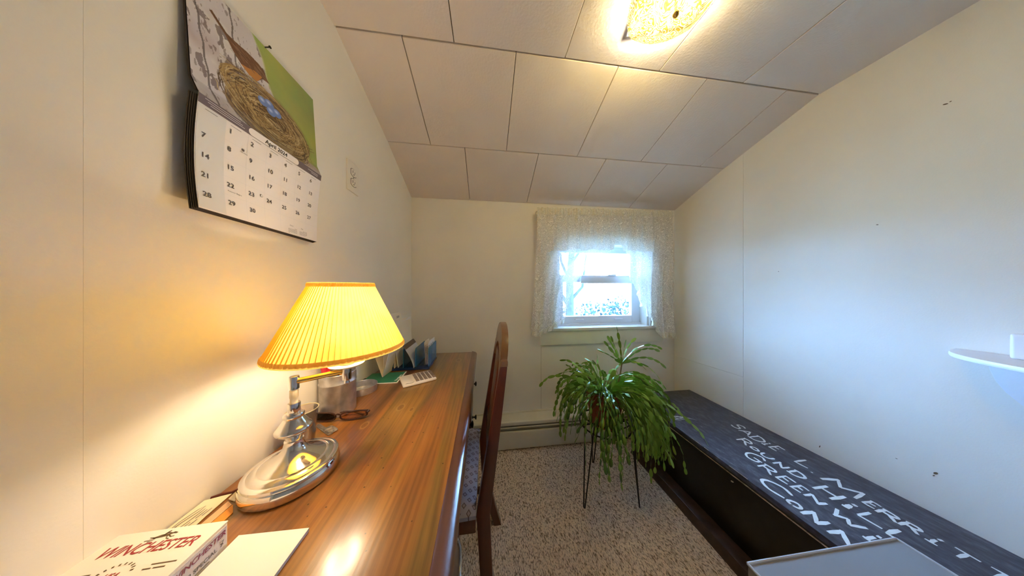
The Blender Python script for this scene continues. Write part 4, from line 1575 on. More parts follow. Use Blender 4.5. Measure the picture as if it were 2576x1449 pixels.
# printed slip and cards between the carton and the lamp
sl_ = thing('printed_slip', 'cream printed paper slip with handwriting lines beside the wall behind the cartridge box', 'paper', (-.505, .42, DZ))
part('sheet', MB().prism([(-.523, .372, DZ + .0008), (-.478, .372, DZ + .0008), (-.486, .425, DZ + .0012), (-.489, .467, DZ + .0016), (-.524, .458, DZ + .0016)], (0, 0, .0008)), M['creampaper'], sl_)
pr_ = MB()
o_ = (0, 0, DZ + .0028)
for pts in [[(-.516, .385), (-.514, .405), (-.512, .42), (-.507, .438), (-.508, .446), (-.513, .440), (-.517, .42), (-.516, .408), (-.511, .412)], [(-.507, .385), (-.506, .402), (-.503, .425), (-.502, .440)], [(-.500, .390), (-.499, .40)], [(-.500, .408), (-.499, .418)], [(-.498, .424), (-.497, .438)], [(-.494, .395), (-.494, .403)], [(-.494, .412), (-.4935, .422)], [(-.493, .428), (-.492, .44)], [(-.512, .378), (-.505, .38)]]:
    ribbon(pr_, pts, .0010, o_, (1, 0, 0), (0, 1, 0))
part('handwriting', pr_, M['inkgrey'], sl_)
single('orange_card', MB().prism([(-.463, .372, DZ + .0006), (-.443, .372, DZ + .0006), (-.4465, .428, DZ + .0006), (-.4635, .4445, DZ + .0006)], (0, 0, .0010)), M['orange'], 'bright orange card strip on the desk beside the lamp base', 'card', (-.453, .40, DZ))
single('peach_card', MB().prism([(-.4765, .372, DZ + .0006), (-.4640, .372, DZ + .0006), (-.4650, .444, DZ + .0006), (-.4795, .452, DZ + .0006)], (0, 0, .0010)), M['peach'], 'pale orange card strip between the printed slip and the bright orange card', 'card', (-.47, .40, DZ))
single('brown_sleeve', MB().prism([(-.4875, .474, DZ + .0006), (-.483, .456, DZ + .0006), (-.4665, .450, DZ + .0006), (-.4780, .470, DZ + .0006)], (0, 0, .0015)), M['manila'], 'small brown paper scrap at the wall side of the lamp base', 'paper', (-.475, .45, DZ))

# tumbler behind the lamp
bw = thing('tumbler', 'small round tumbler with a pale rim behind the lamp stem, by the wall', 'tumbler', (-.468, .597, DZ))
part('glass_body', MB().lathe([(.022, .0005), (.0235, .003), (.030, .084), (.0312, .0865), (.0300, .0880), (.0288, .0865), (.0225, .008), (.002, .007)], (-.468, .597, DZ), 40), M['clear'], bw)
part('lip', MB().lathe([(.0300, .0868), (.0314, .0876), (.0318, .0888), (.0306, .0894), (.0294, .0886), (.0294, .0872)], (-.468, .597, DZ), 40, close=False), M['bowl'], bw)

# tin canister with pens
TX, TY = -.478, .742
tn = thing('tin_canister', 'galvanised tin canister holding pens, standing behind the lamp', 'canister', (TX, TY, DZ))
part('can_body', MB().lathe([(.0460, .0005), (.0475, .002), (.0475, .096), (.0485, .0975), (.0485, .1005), (.0475, .102), (.0475, .127), (.0482, .1285), (.0476, .1300), (.0462, .1290), (.0462, .004), (.002, .003)], (TX, TY, DZ), 48), M['galv'], tn)
pens = [('red_marker', 'red', 'red flag shaped marker poking out of the tin canister', (-.018, -.005), (-.024, -.030), .166, .0065), ('red_pencil', 'red', 'red pencil leaning over the wall side of the tin canister', (-.005, .01), (-.034, -.014), .150, .0038),
        ('orange_pencil', 'orange', 'orange pencil upright in the tin canister', (.010, .005), (-.006, .020), .170, .0038), ('dark_pen', 'iron', 'black pen upright in the tin canister', (.004, .020), (-.016, .014), .176, .0036)]
for (nm, mt, lab, a, b, hh, r_) in pens:
    pt = thing(nm, lab, 'pen' if 'pen' in nm and 'pencil' not in nm or 'marker' in nm else 'pencil', (TX + a[0], TY + a[1], DZ + .006))
    A_, B_ = Vector((TX + a[0], TY + a[1], DZ + .006)), Vector((TX + b[0], TY + b[1], DZ + hh))
    part('barrel', MB().tube([A_, A_.lerp(B_, .8)], r_, 6 if 'pencil' in nm else 10), M[mt], pt)
    part('cap', MB().tube([A_.lerp(B_, .8), A_.lerp(B_, .97), B_], [r_ * 1.15, r_ * 1.15, r_ * .7], 10), M['paper'] if 'dark' in nm else M[mt], pt)
fg = single('red_tag', MB().prism([(TX - .030, TY - .022, DZ + .134), (TX - .012, TY - .028, DZ + .128), (TX - .006, TY - .024, DZ + .150), (TX - .024, TY - .018, DZ + .158)], (.001, .002, 0)), M['red'], 'red plastic tag sticking up from the tin canister', 'tag', (TX - .018, TY - .024, DZ + .128))

# canister lid lying open side up
dl = thing('canister_lid', 'galvanised tin canister lid lying open side up between the canister and the green notebook', 'dish', (-.477, .873, DZ))
part('lid_body', MB().lathe([(.0485, .0005), (.0495, .002), (.0495, .0235), (.0500, .0250), (.0490, .0255), (.0482, .0240), (.0482, .003), (.002, .0025)], (-.477, .873, DZ), 48), M['galv'], dl)
part('inner_ring', MB().lathe([(.036, .0026), (.037, .004), (.038, .0026)], (-.477, .873, DZ), 40, close=False), M['galv'], dl)

# spectacles
gx, gy = -.440, .694
gs = thing('eyeglasses', 'dark brown eyeglasses folded on the desk in front of the canister', 'glasses', (gx, gy, DZ))


def rim(cx, sgn):
    pts = []
    for k in range(25):
        a = 2 * math.pi * k / 24
        ca_, sa_ = math.cos(a), math.sin(a)
        rx = .0355 * (abs(ca_) ** .75) * (1 if ca_ >= 0 else -1)
        rz = .0125 * (abs(sa_) ** .8) * (1 if sa_ >= 0 else -1)
        pts.append((cx + rx, gy - .012 + .006 * (cx + rx - gx) ** 2 / .004, DZ + .0160 + rz))
    return pts


fr_ = MB()
for s in (-1, 1):
    fr_.tube(rim(gx + s * .0415, s), .0021, 8, cap=False)
fr_.tube([(gx - .009, gy - .012, DZ + .021), (gx, gy - .014, DZ + .024), (gx + .009, gy - .012, DZ + .021)], .0022, 8)
part('rims', fr_, M['frame'], gs)
for s in (-1, 1):
    part('lens', MB().prism([(p[0], p[1], p[2]) for p in rim(gx + s * .0415, s)[:-1]], (0, .0012, 0)), M['lens'], gs)
    hx = gx + s * .0775
    tp = MB().tube([(hx, gy - .010, DZ + .021), (hx + s * .002, gy + .002, DZ + .020), (hx - s * .006, gy + .010, DZ + .018), (gx - s * .030, gy + .014 + (.004 if s > 0 else 0), DZ + .013), (gx - s * .058, gy + .012 + (.004 if s > 0 else 0), DZ + .0035)], [.0030, .0030, .0026, .0024, .0030], 8)
    part('temple', tp, M['frame'], gs)

# clear tape dispenser scrap
cp = thing('plastic_clip', 'small clear plastic tag lying on the desk in front of the eyeglasses', 'tag', (-.448, .645, DZ))
part('body', MB().hexa([(-.492, .668, DZ + .0005), (-.424, .619, DZ + .0005), (-.418, .629, DZ + .0005), (-.487, .678, DZ + .0005), (-.492, .668, DZ + .003), (-.424, .619, DZ + .003), (-.418, .629, DZ + .003), (-.487, .678, DZ + .003)]), M['clear'], cp, .0006)
part('raised_end', MB().hexa([(-.452, .640, DZ + .0032), (-.424, .620, DZ + .0032), (-.412, .640, DZ + .0032), (-.440, .660, DZ + .0032), (-.450, .642, DZ + .0085), (-.426, .624, DZ + .0085), (-.415, .640, DZ + .0085), (-.440, .656, DZ + .0085)]), M['clear'], cp, .0008)

# green notebook
nb = thing('green_notebook', 'thin green notebook with white page edges lying under the standing folder', 'notebook', (-.45, .985, DZ))
part('pages', MB().prism([(-.526, .929, DZ + .0006), (-.3715, .929, DZ + .0006), (-.3755, 1.046, DZ + .0006), (-.526, 1.040, DZ + .0006)], (0, 0, .0022)), M['paper'], nb)
part('cover', MB().prism([(-.524, .9335, DZ + .0030), (-.3765, .9335, DZ + .0030), (-.3805, 1.044, DZ + .0030), (-.524, 1.038, DZ + .0030)], (0, 0, .0007)), M['green'], nb)
nt_ = MB()
put_text(nt_, 'Notebook', .015, (-.381, .945, DZ + .0042), (0, 1, 0), (-1, 0, 0), bold=.0003)
part('cover_lettering', nt_, M['paper'], nb)
single('black_stick', MB().tube([(-.5215, .915, DZ + .0045), (-.5225, .975, DZ + .0045), (-.5228, .985, DZ + .0045)], [.004, .004, .001], 6), M['iron'], 'thin black stick lying along the wall beside the green notebook', 'pencil', (-.522, .95, DZ + .0005))  # thin black stick with one tapered end, along the wall edge

# calculator
ca0 = Vector((-.331, .877, 0))
ux = (Vector((-.215, .941, 0)) - ca0).normalized()
uy = Vector((-ux.y, ux.x, 0))
cc = thing('calculator', 'white pocket calculator with brown keys lying askew on the desk', 'calculator', (-.298, .957, DZ), math.atan2(ux.y, ux.x))
Lh, Wh = .066, .055
part('case', MB().box(-Lh, Lh, -Wh, Wh, .0008, .0095), M['calc'], cc, .004, local=True)
part('display', MB().box(-Lh + .008, -Lh + .042, -Wh + .012, Wh - .010, .0092, .0103), M['calc'], cc, .001, local=True)
part('display_rim', MB().tube([(-Lh + .012, -Wh + .012, .0102), (-Lh + .036, -Wh + .007, .0102), (-Lh + .043, -Wh + .016, .0102)], .0006, 6), M['inkgrey'], cc, local=True)
ky = MB().box(-.0075, .0075, -.0078, .0078, .0, .003)
kmesh = ky.mesh('key', M['keys'], .0012)
for i in range(5):
    for j in range(5):
        o = link('key', kmesh, cc)
        o.location = (-Lh + .058 + i * .0168, -Wh + .020 + j * .0178, .0090)
        o.scale = (.86, .86, 1)

# acrylic letter sorter with what stands in it
lt = thing('letter_sorter', 'blue see-through acrylic letter sorter at the far end of the desk', 'sorter', (-.37, 1.147, DZ))
part('base', MB().box(-.462, -.278, 1.066, 1.228, DZ + .0005, DZ + .0125), M['acrylicdark'], lt, .002)
for x in (-.284, -.345, -.402, -.455):
    part('divider', MB().prism([(x, 1.070, DZ + .0130), (x, 1.070, DZ + .098), (x, 1.077, DZ + .105), (x, 1.217, DZ + .105), (x, 1.224, DZ + .098), (x, 1.224, DZ + .0130)], (.0028, 0, 0)), M['acrylic'], lt)


def leaflet(u, v):
    t = v
    x = -.352 + .004 - .050 * t ** 1.5
    return (x, 1.055 + u * .150, DZ + .0145 + .1075 * t)


lf = thing('brochure', 'curved leaflet with a brown band and pale and navy fields in the letter sorter', 'brochure', (-.36, 1.13, DZ + .0135))


def lrange(v0, v1):
    return lambda u, v: leaflet(u, v0 + (v1 - v0) * v)


part('pale_panel', MB().slab(lrange(.0, .82), 6, 14, (.0006, 0, 0)), M['brochure'], lf)
part('brown_band', MB().slab(lrange(.82, 1.0), 6, 4, (.0006, 0, 0)), M['brochurebrown'], lf)
nv_ = MB()
nv_.slab(lambda u, v: (lambda p: (p[0] - .0008, p[1], p[2]))(leaflet(u, v)), 6, 14, (-.0007, 0, 0))
part('navy_back', nv_, M['brochurenavy'], lf)
for i, (x, dz, ln, lab) in enumerate([(-.2895, .112, .02, 'printed white leaflet against the front divider of the letter sorter'), (-.2975, .104, .012, 'folded white receipt second from the front in the letter sorter'), (-.3045, .110, .03, 'white slip leaning third from the front in the letter sorter')]):
    cpart = MB().slab(lambda u, v, x=x, dz=dz, i=i: (x - .004 * i * v, 1.085 + .008 * i + u * (.130 - .02 * i), DZ + .0135 + v * dz + .003 * math.sin(u * 3)), 8, 10, (.0007, 0, 0))
    pr2 = thing('paper_leaflet', lab, 'paper', (x, 1.14, DZ + .0135))
    part('sheet', cpart, M['paper'], pr2)
    tl_ = MB()
    for k in range(5):
        for s_ in range(3):
            yq = 1.095 + .008 * i + s_ * .034
            zq = DZ + dz - .004 - k * .0085
            xq = x - .004 * i * (zq - DZ - .0135) / dz + .0010
            tl_.add([(xq, yq, zq), (xq, yq + .022, zq), (xq, yq + .022, zq - .0028), (xq, yq, zq - .0028)], [(0, 1, 2, 3)])
    part('print_lines', tl_, M['inkgrey'], pr2)
tc_ = single('teal_card', MB().box(-.4518, -.4492, 1.08, 1.20, DZ + .0135, DZ + .096), M['tealcard'], 'teal card at the wall end of the letter sorter', 'card', (-.452, 1.14, DZ + .0135))
en = thing('white_envelope', 'white envelope standing slanted in the wall end of the letter sorter', 'envelope', (-.430, 1.11, DZ + .014))
part('sheet', MB().hexa([(-.426, 1.072, DZ + .0135), (-.424, 1.072, DZ + .0135), (-.424, 1.19, DZ + .0135), (-.426, 1.19, DZ + .0135), (-.438, 1.072, DZ + .108), (-.436, 1.072, DZ + .108), (-.436, 1.19, DZ + .108), (-.438, 1.19, DZ + .108)]), M['paper'], en)

# manila folders
fd = thing('manila_folder', 'cream folder standing open in a V on the green notebook', 'folder', (-.46, 1.0, DZ + .004))
part('front_flap', MB().slab(lambda u, v: (-.457 + .030 * v + .006 * u, .988 + u * .074, DZ + .0042 + v * .125), 6, 6, (.0007, 0, 0)), M['manila'], fd)
part('back_flap', MB().slab(lambda u, v: (-.459 - .038 * v + .006 * u, .990 + u * .072, DZ + .0042 + v * .118), 6, 6, (-.0007, 0, 0)), M['manila'], fd)
part('inner_sheet', MB().slab(lambda u, v: (-.458 - .002 * v + .006 * u + .004 * math.sin(v * 3), .994 + u * .068, DZ + .006 + v * .112), 6, 6, (.0006, 0, 0)), M['paper'], fd)
sg = MB()
for pts in [[(.030, .098), (.036, .108), (.031, .112), (.038, .122)], [(.038, .105), (.034, .100), (.040, .094), (.044, .108)], [(.032, .118), (.042, .114)], [(.028, .092), (.034, .088), (.030, .084)]]:
    ribbon(sg, pts, .0014, (-.4545, .985, DZ - .006), (.006 / .074, 1, 0), (.24, 0, 1))
part('white_scribble', sg, M['paper'], fd)
mf = thing('file_folder', 'tall cream file folder with labelled tab standing in the letter sorter behind the lamp shade', 'folder', (-.4405, 1.19, DZ + .0132))


def leafx(z): return -.4405 - .006 * (z - DZ) / .22


def leaf_poly(pts, dx):
    return [(leafx(z) + dx, y, z) for (y, z) in pts]


Z0 = DZ + .0132
part('back_leaf', MB().prism(leaf_poly([(1.066, Z0), (1.306, Z0), (1.306, .990), (1.182, .9975), (1.174, 1.010), (1.165, 1.026), (1.150, 1.033), (1.066, 1.037)], -.0012), (.0008, 0, 0)), M['manila'], mf)
part('inner_papers', MB().prism(leaf_poly([(1.075, Z0), (1.303, Z0), (1.303, .993), (1.265, .994), (1.22, .984), (1.075, .99)], 0), (.0012, 0, 0)), M['paper'], mf)
part('front_leaf', MB().prism(leaf_poly([(1.066, Z0), (1.304, Z0), (1.304, .976), (1.066, .992)], .0016), (.0008, 0, 0)), M['manila'], mf)
tt = MB()
put_text(tt, '2024', .016, (leafx(1.012) + .0002, 1.110, 1.008), (0, 1, 0), (-.027, 0, 1), bold=.0003)
part('tab_lettering', tt, M['inkgrey'], mf)

# ------------------------------------------------------------------ chest along the right wall
ZT = .368
TX0, TX1 = 1.078, 1.570
TY0, TY1 = .16, 1.446
tk = thing('painted_chest', 'long low black painted wooden chest with white hand lettering along the right wall', 'chest', (1.3, .8, 0))


def chest_x(x, y):                        # the chest turns very slightly with the wall
    return x - .0084 * (1.44 - y)


def cbox(x0, x1, y0, y1, z0, z1):
    return MB().hexa([(chest_x(x0, y0), y0, z0), (chest_x(x1, y0), y0, z0), (chest_x(x1, y1), y1, z0), (chest_x(x0, y1), y1, z0),
                      (chest_x(x0, y0), y0, z1), (chest_x(x1, y0), y0, z1), (chest_x(x1, y1), y1, z1), (chest_x(x0, y1), y1, z1)])


lid = part('lid', cbox(TX0, TX1, TY0, TY1, ZT - .022, ZT), M['black'], tk, .002)
part('lid_rail', cbox(TX0 + .004, TX1 - .02, TY0 + .006, TY1 - .006, ZT - .030, ZT - .0222), M['blackside'], tk, .001)
part('front_board', cbox(TX0 + .012, TX0 + .030, TY0 + .02, TY1 - .02, .01, ZT - .0305), M['blackside'], tk, .002)
part('rim_strip', cbox(TX0 + .002, TX0 + .0118, TY0 + .02, TY1 - .02, ZT - .0345, ZT - .0318), M['wornedge'], tk, .0008)
part('end_board', cbox(TX0 + .0305, TX1 - .012, TY1 - .04, TY1 - .02, .01, ZT - .0305), M['blackside'], tk, .002)
part('end_board', cbox(TX0 + .0305, TX1 - .012, TY0 + .02, TY0 + .04, .01, ZT - .0305), M['blackside'], tk, .002)
part('back_board', cbox(TX1 - .030, TX1 - .0125, TY0 + .0405, TY1 - .0405, .01, ZT - .0305), M['blackside'], tk, .002)
pl_ = MB().hexa([(chest_x(1.008, TY0), TY0, 0), (chest_x(1.092, TY0), TY0, 0), (chest_x(1.092, 1.40), 1.40, 0), (chest_x(1.008, 1.36), 1.36, 0),
                 (chest_x(1.020, TY0), TY0, .045), (chest_x(1.089, TY0), TY0, .045), (chest_x(1.089, 1.39), 1.39, .045), (chest_x(1.020, 1.35), 1.35, .045)])
part('plinth', pl_, M['plinth'], tk, .004)
we = MB()
rr_ = random.Random(3)
y = TY0 + .05
while y < TY1 - .05:
    l = rr_.uniform(.01, .07)
    if rr_.random() < .55:
        ribbon(we, [(chest_x(TX0 + .0012, y), y), (chest_x(TX0 + .0012, y + l), y + l)], rr_.uniform(.0008, .0026), (0, 0, ZT + .0003), (1, 0, 0), (0, 1, 0))
    y += l + rr_.uniform(.005, .03)
part('worn_edge', we, M['wornedge'], tk)
sp = MB()
for (x, y, l, w, t) in [(1.105, 1.150, .07, .006, -.4), (1.13, 1.160, .08, .009, -.5), (1.17, 1.150, .07, .006, -.5), (1.20, 1.135, .05, .004, -.6), (1.11, 1.130, .05, .005, -.3), (1.14, 1.135, .06, .005, -.4)]:
    ribbon(sp, [(x, y), (x + l * .5, y + l * .2 * t), (x + l, y + l * t)], [w * .3, w, w * .2], (0, 0, ZT + .0003), (1, 0, 0), (0, 1, 0))
part('paint_splash', sp, M['lettering'], tk)
part('keyhole', MB().lathe([(.004, 0), (.005, .002), (.003, .003)], (chest_x(TX0 + .0105, .80), .80, .300), 12), M['wornedge'], tk)

GLY = {   # strokes in a unit box: along the line, up the letter
    'S': [[(.9, .82), (.6, 1.0), (.2, .85), (.25, .6), (.75, .42), (.8, .15), (.4, 0), (.05, .12)]],
    'A': [[(0, 0), (.42, 1.0), (.55, .98), (1, .02)], [(.2, .36), (.82, .36)]],
    'D': [[(.1, 0), (.15, 1)], [(.0, .98), (.55, .95), (.95, .65), (.92, .3), (.55, .03), (0, .02)]],
    'i': [[(.5, 0), (.5, .55)], [(.5, .78), (.55, .9)], [(.2, .02), (.8, .02)]],
    'E': [[(.1, 0), (.12, 1)], [(.1, 1), (.95, .95)], [(.1, .52), (.75, .52)], [(.1, .02), (1, .05)]],
    'L': [[(.1, 1), (.12, .02)], [(.12, .02), (1, .10)]],
    '.': [[(.3, 0), (.5, .02)]],
    'M': [[(0, 0), (.14, 1)], [(.14, 1), (.5, .25)], [(.5, .25), (.85, 1)], [(.85, 1), (1, 0)]],
    'R': [[(.1, 0), (.12, 1)], [(.0, 1), (.6, .98), (.85, .75), (.6, .52), (.12, .5)], [(.45, .5), (1, 0)]],
    'O': [[(.5, 0), (.1, .25), (.1, .7), (.5, 1), (.9, .7), (.9, .25), (.5, 0)]],
    'U': [[(.05, 1), (.1, .3), (.4, 0), (.75, .15), (.9, .5), (.92, 1)]],
    'N': [[(.08, 0), (.12, 1)], [(.12, 1), (.85, .05)], [(.85, .05), (.92, 1)]],
    'H': [[(.08, 0), (.1, 1)], [(.9, 0), (.92, 1)], [(.1, .5), (.9, .52)]],
    'G': [[(.9, .8), (.55, 1), (.12, .75), (.08, .3), (.45, 0), (.9, .12), (.9, .42)], [(.55, .42), (1, .42)]],
    'W': [[(0, 1), (.25, 0)], [(.25, 0), (.5, .65)], [(.5, .65), (.75, 0)], [(.75, 0), (1, 1)]],
    'C': [[(.95, .85), (.55, 1), (.12, .7), (.08, .3), (.5, 0), (1, .12)]],
    'T': [[(.5, 0), (.5, 1)], [(0, 1), (1, .97)]],
    'Y': [[(0, 1), (.5, .5)], [(1, 1), (.5, .5)], [(.5, .5), (.5, 0)]],
}
ROWS = [   # glyph, start y (decreasing along the line), end y, base x, letter height, stroke width
    ('S', 1.046, 1.004, 1.403, .058, .0085), ('A', .998, .960, 1.397, .042, .007), ('D', .952, .908, 1.390, .058, .008), ('i', .905, .885, 1.398, .045, .008), ('E', .878, .850, 1.401, .055, .008),
    ('L', .792, .752, 1.400, .062, .0085), ('.', .738, .726, 1.393, .05, .007), ('M', .703, .622, 1.386, .062, .011), ('E', .609, .586, 1.386, .040, .008), ('R', .580, .543, 1.380, .040, .009), ('R', .539, .508, 1.383, .040, .009),
    ('i', .500, .474, 1.382, .048, .008), ('T', .467, .434, 1.388, .040, .008), ('T', .422, .390, 1.390, .042, .008),
    ('R', .944, .900, 1.303, .052, .0085), ('O', .889, .858, 1.305, .022, .008), ('U', .848, .810, 1.300, .030, .008), ('N', .796, .762, 1.293, .038, .008), ('D', .752, .714, 1.297, .044, .009),
    ('H', .678, .628, 1.291, .064, .011), ('i', .612, .594, 1.297, .050, .013), ('L', .580, .536, 1.294, .052, .010), ('L', .526, .480, 1.290, .056, .011),
    ('G', .858, .803, 1.218, .066, .0085), ('R', .793, .745, 1.203, .048, .009), ('E', .734, .702, 1.208, .050, .0085), ('E', .692, .666, 1.210, .048, .0085), ('N', .660, .616, 1.212, .034, .010), ('W', .600, .540, 1.212, .040, .010), ('i', .528, .506, 1.198, .058, .010), ('C', .495, .455, 1.205, .05, .009), ('H', .445, .405, 1.205, .05, .009),
    ('C', .732, .658, 1.112, .062, .010), ('O', .648, .616, 1.112, .028, .009), ('N', .607, .565, 1.108, .046, .011), ('N', .550, .500, 1.108, .048, .012),
]
def smooth_line(p, n=4):
    if len(p) < 4:
        return p
    out_ = []
    for i in range(len(p) - 1):
        p0, p1, p2, p3 = p[max(i - 1, 0)], p[i], p[i + 1], p[min(i + 2, len(p) - 1)]
        for k in range(n):
            t = k / n
            out_.append(tuple(.5 * (2 * p1[c] + (p2[c] - p0[c]) * t + (2 * p0[c] - 5 * p1[c] + 4 * p2[c] - p3[c]) * t * t + (3 * p1[c] - p0[c] - 3 * p2[c] + p3[c]) * t ** 3) for c in (0, 1)))
    return out_ + [p[-1]]


let = MB()
jr = random.Random(9)
lift = 0
for (g, ya, yb, xb_, hh, w) in ROWS:
    for st in GLY[g]:
        pts = [(chest_x(xb_ + hh * v + jr.uniform(-.0012, .0012), ya) , ya + (yb - ya) * u + jr.uniform(-.0012, .0012)) for (u, v) in st]
        if len(pts) == 2:
            m_p = tuple((pts[0][c] + pts[1][c]) / 2 + jr.uniform(-.0012, .0012) for c in (0, 1))
            pts = [pts[0], m_p, pts[1]]
        pts = smooth_line(pts)
        ws = [w * jr.uniform(.85, 1.1) for _ in pts]
        ws[0] *= .75
        ws[-1] *= .7
        lift += 1
        ribbon(let, pts, ws, (0, 0, ZT + .0004 + .00001 * (lift % 9)), (1, 0, 0), (0, 1, 0))
part('painted_lettering', let, M['lettering'], lid, label='white hand painted name and address on the black lid')

# ------------------------------------------------------------------ grey box in front of the chest
gb = thing('file_box', 'grey lidded file box standing on the carpet in front of the black chest', 'box', (.84, .27, 0))
GZ = .505
lidp = [(.618, .425), (1.066, .420), (1.060, .095), (.612, .100)]
inn = [(.628, .415), (.992, .411), (.987, .105), (.622, .110)]
part('box_body', MB().prism([(x, y, .001) for (x, y) in inn], (0, 0, GZ - .031)), M['greybox'], gb, .003)
part('lid', MB().prism([(x, y, GZ - .030) for (x, y) in lidp], (0, 0, .028)), M['greybox'], gb, .002)
lp_ = MB()
for (a, b) in zip(lidp, lidp[1:] + lidp[:1]):
    lp_.tube([(a[0], a[1], GZ - .002), (b[0], b[1], GZ - .002)], .0032, 8)
part('lid_rim', lp_, M['greyrim'], gb)

# ------------------------------------------------------------------ shelf on the right wall
sh = thing('wall_shelf', 'small white half oval shelf with a curved back plate on the right wall', 'shelf', (xr(.25), .25, .95))
pl1 = [(xr(.25) - .002, .25 - .27)] + [(xr(.25) - .002 - .24 * math.sin(R(a)) ** .9, .25 - .262 * math.cos(R(a))) for a in range(6, 180, 6)] + [(xr(.25) - .002, .25 + .268)]
part('board', MB().prism([(x, y, .944) for (x, y) in pl1], (0, 0, .014)), M['shelfwhite'], sh, .004)
bp_ = [(xr(.25) - .002, .25 - .215 * math.cos(R(a)), .9435 - .20 * math.sin(R(a)) ** .9) for a in range(0, 181, 9)]
part('back_plate', MB().prism(bp_, (-.022, 0, 0)), M['shelfwhite'], sh, .003)
part('bracket', MB().prism([(xr(.25) - .0245, .24, .943), (xr(.25) - .19, .24, .943), (xr(.25) - .16, .24, .90), (xr(.25) - .07, .24, .87), (xr(.25) - .0245, .24, .80)], (0, .02, 0)), M['shelfwhite'], sh, .002)
dv = thing('vented_device', 'white plastic box with slanted dark vent slots on the wall shelf', 'device', (1.50, .335, .958))
part('case', MB().box(1.485, 1.535, .255, .420, .9585, 1.030), M['plasticwhite'], dv, .007, seg=3)
for k in range(6):
    z = .980 + k * .0058
    part('vent_slot', MB().hexa([(1.4842, .270, z), (1.4856, .270, z), (1.4856, .398 - k * .006, z), (1.4842, .398 - k * .006, z), (1.4842, .270, z + .0022), (1.4856, .270, z + .0022), (1.4856, .400 - k * .006, z + .0022), (1.4842, .400 - k * .006, z + .0022)]), M['outletslot'], dv)

# ------------------------------------------------------------------ plant stand and cactus
PX, PY = .672, 1.125
sd_ = thing('plant_stand', 'black wire plant stand on hairpin legs holding the trailing cactus', 'plant stand', (PX, PY, 0))
RZ = .385
ring = [(PX + .135 * math.cos(2 * math.pi * k / 32), PY + .135 * math.sin(2 * math.pi * k / 32), RZ) for k in range(33)]
part('ring', MB().tube(ring, .004, 8, cap=False), M['iron'], sd_)
ring2 = [(PX + .135 * math.cos(2 * math.pi * k / 32), PY + .135 * math.sin(2 * math.pi * k / 32), RZ + .055) for k in range(33)]
part('ring', MB().tube(ring2, .003, 8, cap=False), M['iron'], sd_)
part('cross_bar', MB().tube([(PX - .135, PY, RZ), (PX + .135, PY, RZ)], .0035, 8).tube([(PX, PY - .135, RZ), (PX, PY + .135, RZ)], .0035, 8), M['iron'], sd_)
for (fx, fy) in [(.512, 1.044), (.802, 1.011), (.702, 1.307)]:
    a = math.atan2(fy - PY, fx - PX)
    lg = MB()
    pts = []
    for s in (-1, 1):
        top = (PX + .137 * math.cos(a + s * .22), PY + .137 * math.sin(a + s * .22), RZ + .060)
        foot = (fx + s * -.004 * math.sin(a), fy + s * .004 * math.cos(a), .006)
        pts.append([top, foot])
    lg.tube([pts[0][0], pts[0][1], (fx + .002 * math.cos(a), fy + .002 * math.sin(a), .0035), pts[1][1], pts[1][0]], .0035, 8)
    part('leg', lg, M['iron'], sd_)

pt = thing('trailing_cactus', 'large trailing holiday cactus with green jointed stems in a brown pot on the wire stand', 'plant', (PX, PY, RZ + .004))
pb = RZ + .0045
part('pot', MB().lathe([(.072, 0), (.076, .003), (.100, .165), (.108, .168), (.110, .195), (.106, .197), (.100, .190), (.096, .170), (.070, .010), (.002, .008)], (PX, PY, pb), 40), M['pot'], pt)
part('soil', MB().lathe([(.097, .176), (.095, .182), (.05, .188), (.002, .190)], (PX, PY, pb), 32), M['soil'], pt)
SOILZ = pb + .18

# one flat jointed pad, pointed along +Z, 12 outline points, thickened along Y
out = [(.10, 0), (.22, .10), (.40, .30), (.47, .52), (.44, .74), (.30, .92), (.10, 1.0)]


def pad_mesh(name):
    o = [(w * .92, t) for (w, t) in out]
    n_ = len(o)
    vs = [(w, 0, t) for (w, t) in o] + [(-w, 0, t) for (w, t) in o] + [(0, .055, .5), (0, -.055, .5), (0, .03, .12), (0, -.03, .12)]
    loop = list(range(n_)) + [2 * n_ - 1 - k for k in range(n_)]
    fs = []
    c1, c2 = 2 * n_, 2 * n_ + 1
    for k in range(len(loop)):
        a_, b_ = loop[k], loop[(k + 1) % len(loop)]
        fs.append((a_, b_, c1))
        fs.append((b_, a_, c2))
    me = bpy.data.meshes.new(name)
    me.from_pydata(vs, [], fs)
    me.materials.append(M['leaf'])
    me.shade_smooth()
    return me


PAD = pad_mesh('stem_segment')
segs = []          # (matrix)
prng = random.Random(21)


